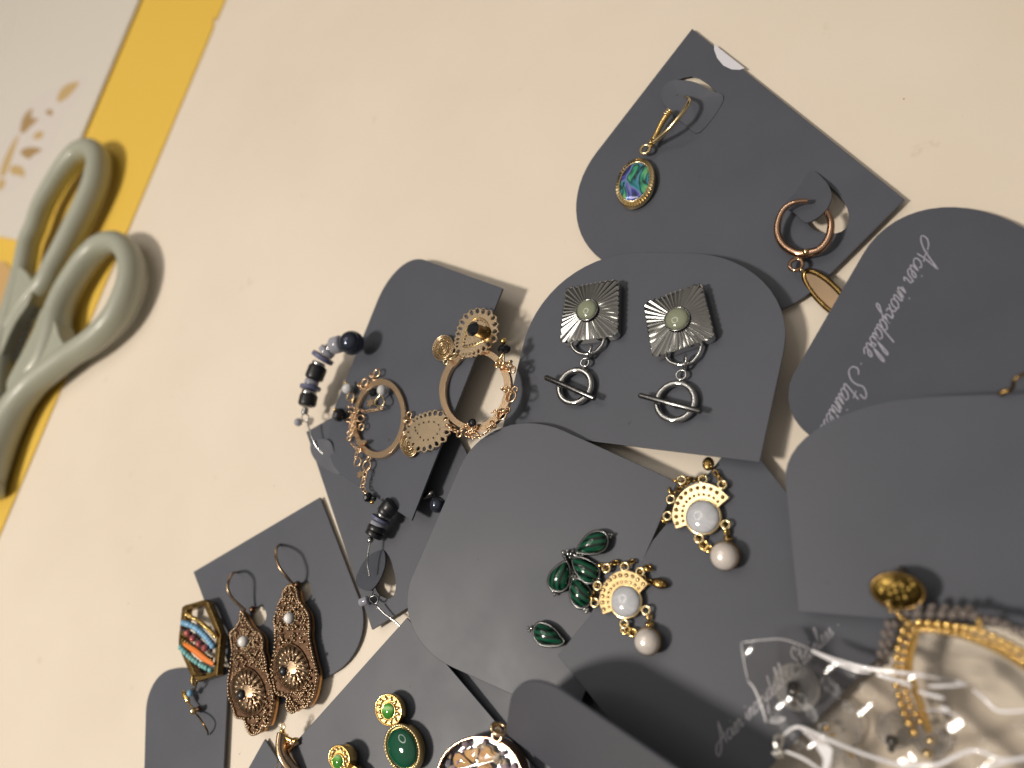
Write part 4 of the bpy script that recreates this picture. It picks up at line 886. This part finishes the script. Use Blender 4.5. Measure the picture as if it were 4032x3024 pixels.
# ------------------------------------------------------------ bronze lace earrings
def lace(label, sil, dome_c, pearl, stone, hook, hook_h, knot):
    s = .3918; pl = pH; H = 2.6; k = pl.mm(zb(*dome_c)); T = Thing('lace_earring', label, 'earring', pl.pt(zb(*dome_c)), 'bronze lace earrings')
    P = outline(pl, [zb(*p) for p in sil], H, 4); o = T.part('lace_plate', MB().prism(P, pl.n, 1.1), 'bronze'); bevel(o, .15)
    T.part('copper_back', MB().prism([p-pl.n*1.1 for p in P], pl.n, .7), 'copper')
    gr = MB(); rnd = random.Random(5); inside = []
    from mathutils.geometry import intersect_point_quad_2d
    poly = [Vector(p) for p in sil]
    def inp(x, y):
        r = False; j = len(poly)-1
        for i in range(len(poly)):
            if (poly[i].y > y) != (poly[j].y > y) and x < (poly[j].x-poly[i].x)*(y-poly[i].y)/(poly[j].y-poly[i].y)+poly[i].x: r = not r
            j = i
        return r
    for i in range(0, len(P)): gr.ball(P[i]+pl.n*.15, .42, pl.n, .9, 7, 4)
    dc = Vector(dome_c)
    rows = list(range(int(min(p.y for p in poly)), int(max(p.y for p in poly)), 22))
    for j, y in enumerate(rows):
        for x in range(int(min(p.x for p in poly)), int(max(p.x for p in poly)), 24):
            xx = x+(12 if j % 2 else 0); d = Vector((xx, y))-dc
            u = (d.x*math.cos(.28)+d.y*math.sin(.28))/180; v = (-d.x*math.sin(.28)+d.y*math.cos(.28))/265
            if u*u+v*v < 1 or not inp(xx, y): continue
            w = math.sin(xx*.052+math.sin(y*.04)*1.6)*math.sin(y*.046+math.cos(xx*.045)*1.4)
            if w < .02 or (Vector((xx, y))-Vector(pearl)).length < 62: continue
            gr.ball(pl.pt(zb(xx+rnd.uniform(-4, 4), y+rnd.uniform(-4, 4)), H+.15+.5*max(0, w)), rnd.uniform(.30, .46), pl.n, .9, 6, 4)
    T.part('granulation', gr, 'bronzehi', angle=180, kind='stuff', label='dense bronze bead texture over the lace plate')
    rot = -16
    med = T.part('medallion', MB().dome([pl.pt(zb(*p), H+.1) for p in ellipse(dome_c, 165, 245, rot, 40)], pl.n, 1.5, 8, .7, base=.3), 'bronzehi', angle=180)
    for q in (1.0,): T.part('medallion_rim', MB().tube([pl.pt(zb(*p), H+.15) for p in ellipse(dome_c, 165, 245, rot, 40)], .28, True, 6), 'bronze', med, 180)
    for ri, (r0, r1, n, w) in enumerate(((.26, .62, 13, .34), (.58, .93, 20, .36))):
        for i in range(n):
            t = 2*math.pi*(i+.5*ri)/n; q = math.radians(rot)
            def Q(r, tt): x, y = 165*r*math.cos(tt), 245*r*math.sin(tt); return (dome_c[0]+x*math.cos(q)-y*math.sin(q), dome_c[1]+x*math.sin(q)+y*math.cos(q))
            zz = lambda r: H+.1+1.5*max(0, 1-r*r)**.7
            pts = [pl.pt(zb(*Q(r, t+.12*(r-r0)/(r1-r0))), zz(r)+.12) for r in (r0, r0+(r1-r0)*.35, r0+(r1-r0)*.7, r1)]
            T.part('embossed_leaf', MB().tube(pts, lambda x: w*math.sin(.35+2.5*x)*.9+.04, False, 6), 'bronzehi', med, 180)
    T.part('dark_stone', MB().ball(pl.pt(zb(*stone), H+1.5), 52*s*k, pl.n, .8, 12, 8), 'blackmatte', angle=60)
    T.part('stone_collar', ring_px(MB(), pl, zb(*stone), 56*s, 9*s, H+1.2, 20), 'bronze', angle=180)
    T.part('pearl', MB().ball(pl.pt(zb(*pearl), H+.6), 56*s*k, seg=20, rings=12), 'smallpearl', angle=180)
    for i in range(16):
        t = 2*math.pi*i/16; T.part('pearl_collar_grain', MB().ball(pl.pt(zb(pearl[0]+66*math.cos(t), pearl[1]+66*math.sin(t)), H+.2), .3, seg=7, rings=5), 'bronzehi', angle=180)
    wb = MB(); wire(wb, pl, [z3(*p) for p in hook], 8*.6775, hook_h, seg=8); T.part('ear_hook', wb, 'bronzehi', angle=180)
    T.part('hook_knot', MB().ball(pl.pt(zb(*knot), 2.0), 36*s*k, seg=12, rings=8), 'bronze', angle=180)
lace('bronze lace earring with pearl nearer the hexagon earring', [(770, 402), (812, 470), (868, 560), (950, 622), (985, 690), (985, 790), (1010, 880), (1025, 1000), (1065, 1120), (1092, 1250), (1075, 1400), (1035, 1545), (985, 1550), (955, 1610), (880, 1636), (832, 1580), (800, 1482), (722, 1460), (694, 1380), (646, 1240), (642, 1100), (662, 960), (682, 800), (672, 700), (664, 620), (722, 560), (756, 490)],
     (832, 1205), (788, 703), (770, 1238), [(640, 522), (612, 530), (590, 575), (588, 625), (620, 680), (690, 745)], [.3, 3.5, 6.0, 6.4, 5, 2.4], (880, 382))
lace('bronze lace earring with pearl nearer the lilac disc hoop', [(1200, 190), (1262, 140), (1322, 180), (1345, 290), (1400, 365), (1442, 440), (1455, 560), (1450, 650), (1478, 800), (1500, 900), (1530, 1030), (1510, 1180), (1480, 1280), (1425, 1360), (1370, 1360), (1280, 1415), (1226, 1356), (1230, 1260), (1130, 1225), (1098, 1120), (1072, 980), (1104, 800), (1114, 650), (1114, 560), (1104, 480), (1148, 330), (1185, 260)],
     (1272, 965), (1248, 468), (1192, 1000), [(885, 362), (868, 385), (866, 430), (885, 490), (930, 550), (975, 600)], [.3, 3.5, 6.0, 6.4, 5, 2.4], (1330, 130))

# ------------------------------------------------------------ hexagon bead earring
pX = level(4.5); s = .3918
T = Thing('hexagon_earring', 'gold hexagon earring strung with blue, orange and turquoise bead rows', 'earring', TABLE.pt(zb(345, 700)))
O = [pX.pt(zb(*p)) for p in ((165, 360), (195, 338), (400, 280), (436, 318), (560, 630), (525, 1045), (335, 1110), (262, 1065), (132, 760), (130, 700))]
I = [pX.pt(zb(*p)) for p in ((212, 396), (370, 342), (388, 352), (512, 640), (486, 988), (328, 1042), (290, 1000), (178, 765))]
bevel(T.part('hexagon_frame', MB().prism(O, UP, 2.2, [I]), 'antique', angle=30), .3)
def row(pts, n, r, mat, name, h, sz=1.):
    C = cat([Vector(zb(*p)) for p in pts], 16); L = [0]
    for a, b in zip(C, C[1:]): L.append(L[-1]+(b-a).length)
    for i in range(n):
        d = L[-1]*(i+.5)/n; j = max(k for k in range(len(L)) if L[k] <= d); j = min(j, len(C)-2)
        p = C[j]; q = C[j+1]; a = pX.pt(p, h); dr = (pX.pt(q, h)-a).normalized(); rr = r*s*pX.mm(p)
        T.part(name, MB().ball(a, rr, dr, sz, 10, 7), mat, angle=180)
row([(212, 430), (340, 500), (440, 582), (512, 660)], 15, 22, 'gold', 'gold_bead', .8)
row([(172, 512), (290, 556), (400, 646), (490, 764)], 13, 33, 'blue', 'blue_bead', .5, .9)
row([(165, 575), (280, 640), (390, 740), (470, 800)], 12, 24, 'darkbead', 'dark_bead', .2)
row([(200, 592), (275, 668), (362, 742), (440, 790)], 4, 36, 'pinkbead', 'pink_crystal', .8)
row([(150, 660), (270, 740), (400, 850), (480, 890)], 13, 22, 'antique', 'brown_bead', .2)
row([(148, 752), (230, 842), (340, 926), (470, 1000)], 11, 28, 'turq', 'turquoise_bead', .3)
wb = MB(); wb.tube(cat([pX.pt(zb(*p), .5) for p in ((188, 728), (290, 790), (390, 870), (488, 935))], 8), lambda t: .8*math.sin(.3+2.5*t)*.75+.25, False, 10, flat=.5, up=UP); T.part('orange_bead_bar', wb, 'orange', angle=180)
for q in ((300, 1062), (292, 1085), (298, 1108)): T.part('wire_wrap', ring_px(MB(), pX, zb(*q), 34*s, 8*s, -.6, 16, tilt=(1, .25, 0)), 'gold', angle=180)
wb = MB(); wire(wb, pX, [zb(*p) for p in ((305, 1110), (310, 1160), (280, 1210), (230, 1240), (205, 1280), (240, 1330), (290, 1380))], 9*s, [0, -.5, -1, -1, -1, -1.2, -1.4]); T.part('dangle_wire', wb, 'antique', angle=180)
T.part('blue_bead', MB().ball(pX.pt(zb(252, 1222), -.6), 34*s*pX.mm(zb(252, 1222)), seg=12), 'blue', angle=180)
T.part('gold_leaf', MB().dome([pX.pt(zb(*p), -.8) for p in ellipse((205, 1260), 26, 70, -25, 16)], UP, .6, 4, base=.3), 'gold', angle=60)
T.part('gold_ball', MB().ball(pX.pt(zb(285, 1402), -1.2), 36*s*pX.mm(zb(285, 1402)), seg=14, rings=10), 'pale', angle=180)
T.part('bronze_ball', MB().ball(pX.pt(zb(340, 1382), -1.6), 30*s*pX.mm(zb(340, 1382)), seg=12, rings=8), 'bronze', angle=180)
wb = MB(); wire(wb, pX, [zb(*p) for p in ((300, 1420), (345, 1470), (390, 1540), (425, 1600), (432, 1640))], 9*s, [-1.4, -.6, -.4, -1.4, -2.6]); T.part('ear_hook', wb, 'antique', angle=180)

# ------------------------------------------------------------ gold chain hoop with coin
s = .36166; pQ = plane3((*zq(650, 490), 14.5), (*zq(2000, 1100), 15.), (*zr(1590, 1290), 6.))
T = Thing('chain_hoop', 'gold hoop edged with chain and smoky beads hanging from a hammered coin stud', 'earring', pE.pt(zq(655, 480)))
kq = pQ.mm(zq(655, 480)); cn = (pE.n+Vector((-.1, -.3, 0))).normalized(); pcn = Plane(pE.pt(zq(655, 480), 4.5), cn)
E = [pcn.pt(p) for p in ellipse(zq(652, 490), 290*s, 188*s, 12, 44)]
o = T.part('coin', MB().dome(E, pcn.n, .7, 7, .8, base=.9), 'coin', angle=50)
rng = random.Random(3)
for i in range(34):
    t = rng.uniform(0, 6.28); r = rng.uniform(.1, .85); p = (652+270*r*math.cos(t), 490+170*r*math.sin(t))
    T.part('hammered_dent', MB().ball(pcn.pt(zq(*p), .72*(1-r*r)**.8), rng.uniform(.35, .8), pcn.n, .3, 9, 5), 'coin', o, 180)
T.part('coin_rim', MB().tube(E, .35, True, 8), 'antique', o, 180)
T.part('ear_post', MB().cyl(pE.pt(zq(690, 250), .2), pE.pt(zq(680, 330), 4.5), .55), 'antique')
IN = [zr(1590, 1290), zr(1545, 1150), zr(1495, 1010), zr(1462, 890), zr(1470, 790), zr(1495, 680), zq(850, 910), zq(960, 895), zq(1130, 912), zq(1300, 950), zq(1480, 1010), zq(1660, 1085), zq(1840, 1180), zq(2010, 1290), zq(2160, 1400)]
T.part('hoop_band', MB().tube(cat([pQ.pt(p, -.4) for p in IN], 6), .55, False, 10, flat=1.8, up=pQ.n), 'gold', angle=180)
def strand(pts, r, mat, name, h, gap):
    C = cat([Vector(p) for p in pts], 10); acc = gap; prev = C[0]
    for p in C:
        acc += (p-prev).length; prev_dir = p-prev; prev = p
        if acc >= gap:
            acc = 0; d = prev_dir if prev_dir.length > 0 else Vector((1, 0)); a = pQ.pt(p, h); dr = pQ.pt(p+d.normalized()*8, h)-a
            side = pQ.n.cross(dr.normalized()); tw = (dr.normalized()*.75+side*.65).normalized()
            T.part(name, MB().ball(a, r*s*kq, tw, 1.35, 10, 7), mat, angle=180)
strand([zr(1490, 1300), zr(1440, 1190), zr(1400, 1070), zr(1375, 950), zq(638, 1330), zq(645, 1230), zq(665, 1080), zq(690, 990), zq(725, 905), zq(790, 838), zq(920, 835), zq(1120, 850), zq(1320, 880), zq(1510, 912), zq(1720, 1000), zq(1905, 1092), zq(2060, 1180)], 40, 'gold', 'chain_bead', .9, 34)
strand([zr(1530, 1230), zr(1470, 1120), zr(1435, 1000), zq(712, 1340), zq(718, 1210), zq(755, 1065), zq(800, 950), zq(860, 905), zq(1065, 915), zq(1295, 945), zq(1460, 985), zq(1700, 1070), zq(1850, 1150), zq(2020, 1260)], 32, 'gold', 'chain_bead', .5, 29)
strand([zq(450, 1290), zq(466, 1190), zq(490, 1080), zq(515, 960), zq(555, 850)], 44, 'mauve', 'smoky_bead', -.6, 38)
strand([zq(528, 1260), zq(545, 1130), zq(572, 1000), zq(602, 880), zq(660, 800)], 34, 'mauve', 'smoky_bead', .2, 36)
strand([zq(740, 742), zq(975, 738), zq(1275, 745), zq(1420, 740), zq(1580, 800), zq(1740, 830), zq(1900, 900), zq(2080, 990)], 44, 'mauve', 'smoky_bead', .2, 40)
strand([zq(880, 672), zq(1090, 668), zq(1260, 690), zq(1420, 690)], 38, 'mauve', 'smoky_bead', -.8, 44)
for q in ((1530, 810), (1545, 850), (1520, 895)): T.part('gold_link', MB().ball(pQ.pt(zq(*q), 1.2), 30*s*kq, seg=10), 'gold', angle=180)
for q in ((538, 610), (555, 650), (570, 700), (640, 722), (665, 760), (700, 792), (742, 850)): T.part('chain_link', MB().ball(pQ.pt(zq(*q), 1.6), 24*s*kq, (.5, .5, .5), 1.2, 10, 7), 'gold', angle=180)
# brown hook lying on the card edge
T = Thing('ear_hook', 'bent brown gold ear hook at the right edge of the photo above the card', 'earring', pE.pt(zt(1650, 1240)))
wb = MB(); wire(wb, pE, [zt(*p) for p in ((1760, 1150), (1690, 1172), (1648, 1205), (1640, 1250), (1610, 1268))], 11*.663, [3, 3.4, 3.0, 2.0, 1.0]); T.part('hook_wire', wb, 'antique', angle=180)
wb = MB(); wire(wb, pE, [zt(*p) for p in ((1625, 1262), (1590, 1270), (1560, 1285))], 16*.663, [1.2, 1.0, .6]); T.part('hook_end', wb, 'antique', angle=180)

# ------------------------------------------------------------ clear bag with earring backs
def back_disc(label, c, R, post, pm, z, rr):
    pl = level(z); p = zf(*c); k = pl.mm(p); T = Thing('earring_back', label, 'earring back', pl.pt(p)-UP*1.0, 'clear earring backs in the bag')
    o = pl.pt(p); n = 40
    prof = [(1.0, -.3), (1.0, .15), (.9, .35), (.55, .5), (.3, 1.3), (.16, 1.5)]
    vs = [o+UP*h+Vector((math.cos(2*math.pi*i/n), math.sin(2*math.pi*i/n), 0))*(R*.5118*k*q) for q, h in prof for i in range(n)]
    fs = [(l*n+i, l*n+(i+1) % n, (l+1)*n+(i+1) % n, (l+1)*n+i) for l in range(len(prof)-1) for i in range(n)]; fs.append(tuple(range(n))[::-1])
    T.part('clear_disc', MB().add(vs, fs), 'clear', angle=60)
    T.part('disc_rim', MB().torus(o, UP, R*.5118*k*.98, .22, 40, 6), 'clear', angle=180)
    for (x, y, h, r) in post: T.part('metal_core', MB().ball(pl.pt(zf(x, y), h), r*.5118*k, seg=12, rings=8), pm, angle=180)
    for (a, b, ha, hb, r) in rr: T.part('metal_sleeve', MB().bead(pl.pt(zf(*a), ha), pl.pt(zf(*b), hb), r*.5118*k, .2), pm)
back_disc('clear disc back with silver core at the left corner of the bag', (462, 400), 165, [(440, 540, 2.4, 24), (462, 264, .8, 16)], 'gunmetal', 9.0, [((440, 370), (442, 470), 1.2, 2.2, 52), ((442, 470), (440, 520), 2.2, 2.6, 34)])
back_disc('clear disc back with gold core in the bag, second from the left', (740, 680), 205, [(690, 715, 1.4, 30), (735, 768, 1.0, 18)], 'gold', 2.0, [])
back_disc('clear disc back with smoky core behind the gold hoop end in the bag', (1215, 740), 125, [(1190, 880, 1.4, 26)], 'gunmetal', 2.0, [((1200, 780), (1195, 850), 1.0, 1.4, 44)])
back_disc('clear disc back with large gold core under the hoop end', (1490, 820), 115, [(1488, 812, 1.8, 32), (1465, 915, 1.2, 40)], 'pale', 2.4, [])
back_disc('clear disc back with gold ring core at the bottom edge', (860, 1010), 110, [(855, 885, 1.0, 22), (888, 928, 1.0, 20)], 'pale', 3.0, [])
T = Thing('silver_charm', 'small silver loop with ball cluster at the left end of the bag', 'charm', level(6).pt(zf(325, 850)))
wb = MB(); wire(wb, level(12), [zf(*p) for p in ((322, 880), (295, 830), (300, 785), (335, 770), (352, 800), (340, 850), (325, 885))], 11*.5118, .5); T.part('loop', wb, 'silver', angle=180)
for q, r in (((292, 905), 20), ((335, 900), 22), ((310, 930), 18), ((345, 930), 14)): T.part('cluster_ball', MB().ball(level(12).pt(zf(*q), .3), r*.5118*.05, seg=10), 'silver', angle=180)

T = Thing('clear_bag', 'crumpled clear plastic bag over the bottom right corner', 'bag', level(4).pt((3450, 2800)))
fz = lambda x, y: 13.5+1.0*math.sin(x*.008+y*.011)+.4*math.sin(x*.021-y*.017+1)+.045*math.sin(x*.05+y*.043+2*math.sin(x*.011))+.02*math.sin(x*.083-y*.09+3*math.sin(y*.013))
left = [(2918, 2530), (2928, 2600), (2945, 2680), (2985, 2750), (3015, 2840), (3050, 2900), (3085, 2960), (3150, 3060), (3180, 3160)]
topl = [(2918, 2530), (3090, 2518), (3195, 2558), (3420, 2630), (3620, 2655), (3810, 2692), (3870, 2735), (3930, 2795), (4060, 2800), (4200, 2800)]
LC = [cat([Vector(p) for p in left], 8)]; TC_ = [cat([Vector(p) for p in topl], 8)]
nu, nv = 90, 50; vs = []
def samp(C, t): x = t*(len(C)-1); i = min(len(C)-2, int(x)); return C[i].lerp(C[i+1], x-i)
for j in range(nv+1):
    for i in range(nu+1):
        p = samp(TC_[0], i/nu)+(samp(LC[0], j/nv)-Vector(left[0]))*(1-.25*i/nu)
        vs.append(level(fz(p.x, p.y)).pt(p))
T.part('film', MB().add(vs, [((j+1)*(nu+1)+i, (j+1)*(nu+1)+i+1, j*(nu+1)+i+1, j*(nu+1)+i) for j in range(nv) for i in range(nu)]), 'film', angle=180)
def rib(pts, w, name='fold_glint', up=.25):  # raised white streak, a painted highlight along a crease of the film
    P = cat([level(fz(*p)+up).pt(p) for p in pts], 6); T.part(name, MB().tube(P, lambda t: w*(.35+.65*math.sin(math.pi*min(1, max(0, t)))**.5)*.031, False, 8, flat=.35, up=UP), 'seam', angle=180)  # 'seam' is the white highlight colour, not a join in the film
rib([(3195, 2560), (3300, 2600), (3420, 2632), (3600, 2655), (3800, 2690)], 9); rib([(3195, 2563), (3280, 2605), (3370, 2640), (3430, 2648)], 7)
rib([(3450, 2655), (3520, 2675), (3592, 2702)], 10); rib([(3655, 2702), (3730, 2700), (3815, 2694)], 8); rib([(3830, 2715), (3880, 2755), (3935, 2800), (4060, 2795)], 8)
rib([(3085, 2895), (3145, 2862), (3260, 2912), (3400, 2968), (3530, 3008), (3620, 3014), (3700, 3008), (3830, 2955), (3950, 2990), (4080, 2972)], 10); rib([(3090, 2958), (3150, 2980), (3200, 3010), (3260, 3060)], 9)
rib([(2945, 2682), (2970, 2712), (2998, 2780), (3016, 2845)], 5, 'edge_glint'); rib([(2918, 2530), (3000, 2520), (3090, 2519), (3195, 2558)], 2.2, 'edge_glint'); rib([(2918, 2530), (2928, 2600), (2945, 2680)], 2.2, 'edge_glint')  # outer edges of the film, their shine put in as white
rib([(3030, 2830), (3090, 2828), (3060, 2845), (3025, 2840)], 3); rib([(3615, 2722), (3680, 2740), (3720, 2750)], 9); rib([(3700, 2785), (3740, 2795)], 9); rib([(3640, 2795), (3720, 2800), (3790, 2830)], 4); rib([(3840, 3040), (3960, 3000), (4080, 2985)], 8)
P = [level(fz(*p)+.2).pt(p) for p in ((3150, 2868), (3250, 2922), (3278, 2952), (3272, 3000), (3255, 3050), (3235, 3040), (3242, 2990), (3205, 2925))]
T.part('corner_glint', MB().prism(P, UP, .15), 'seam', angle=30)  # white patch painted for a bright reflection on the folded film
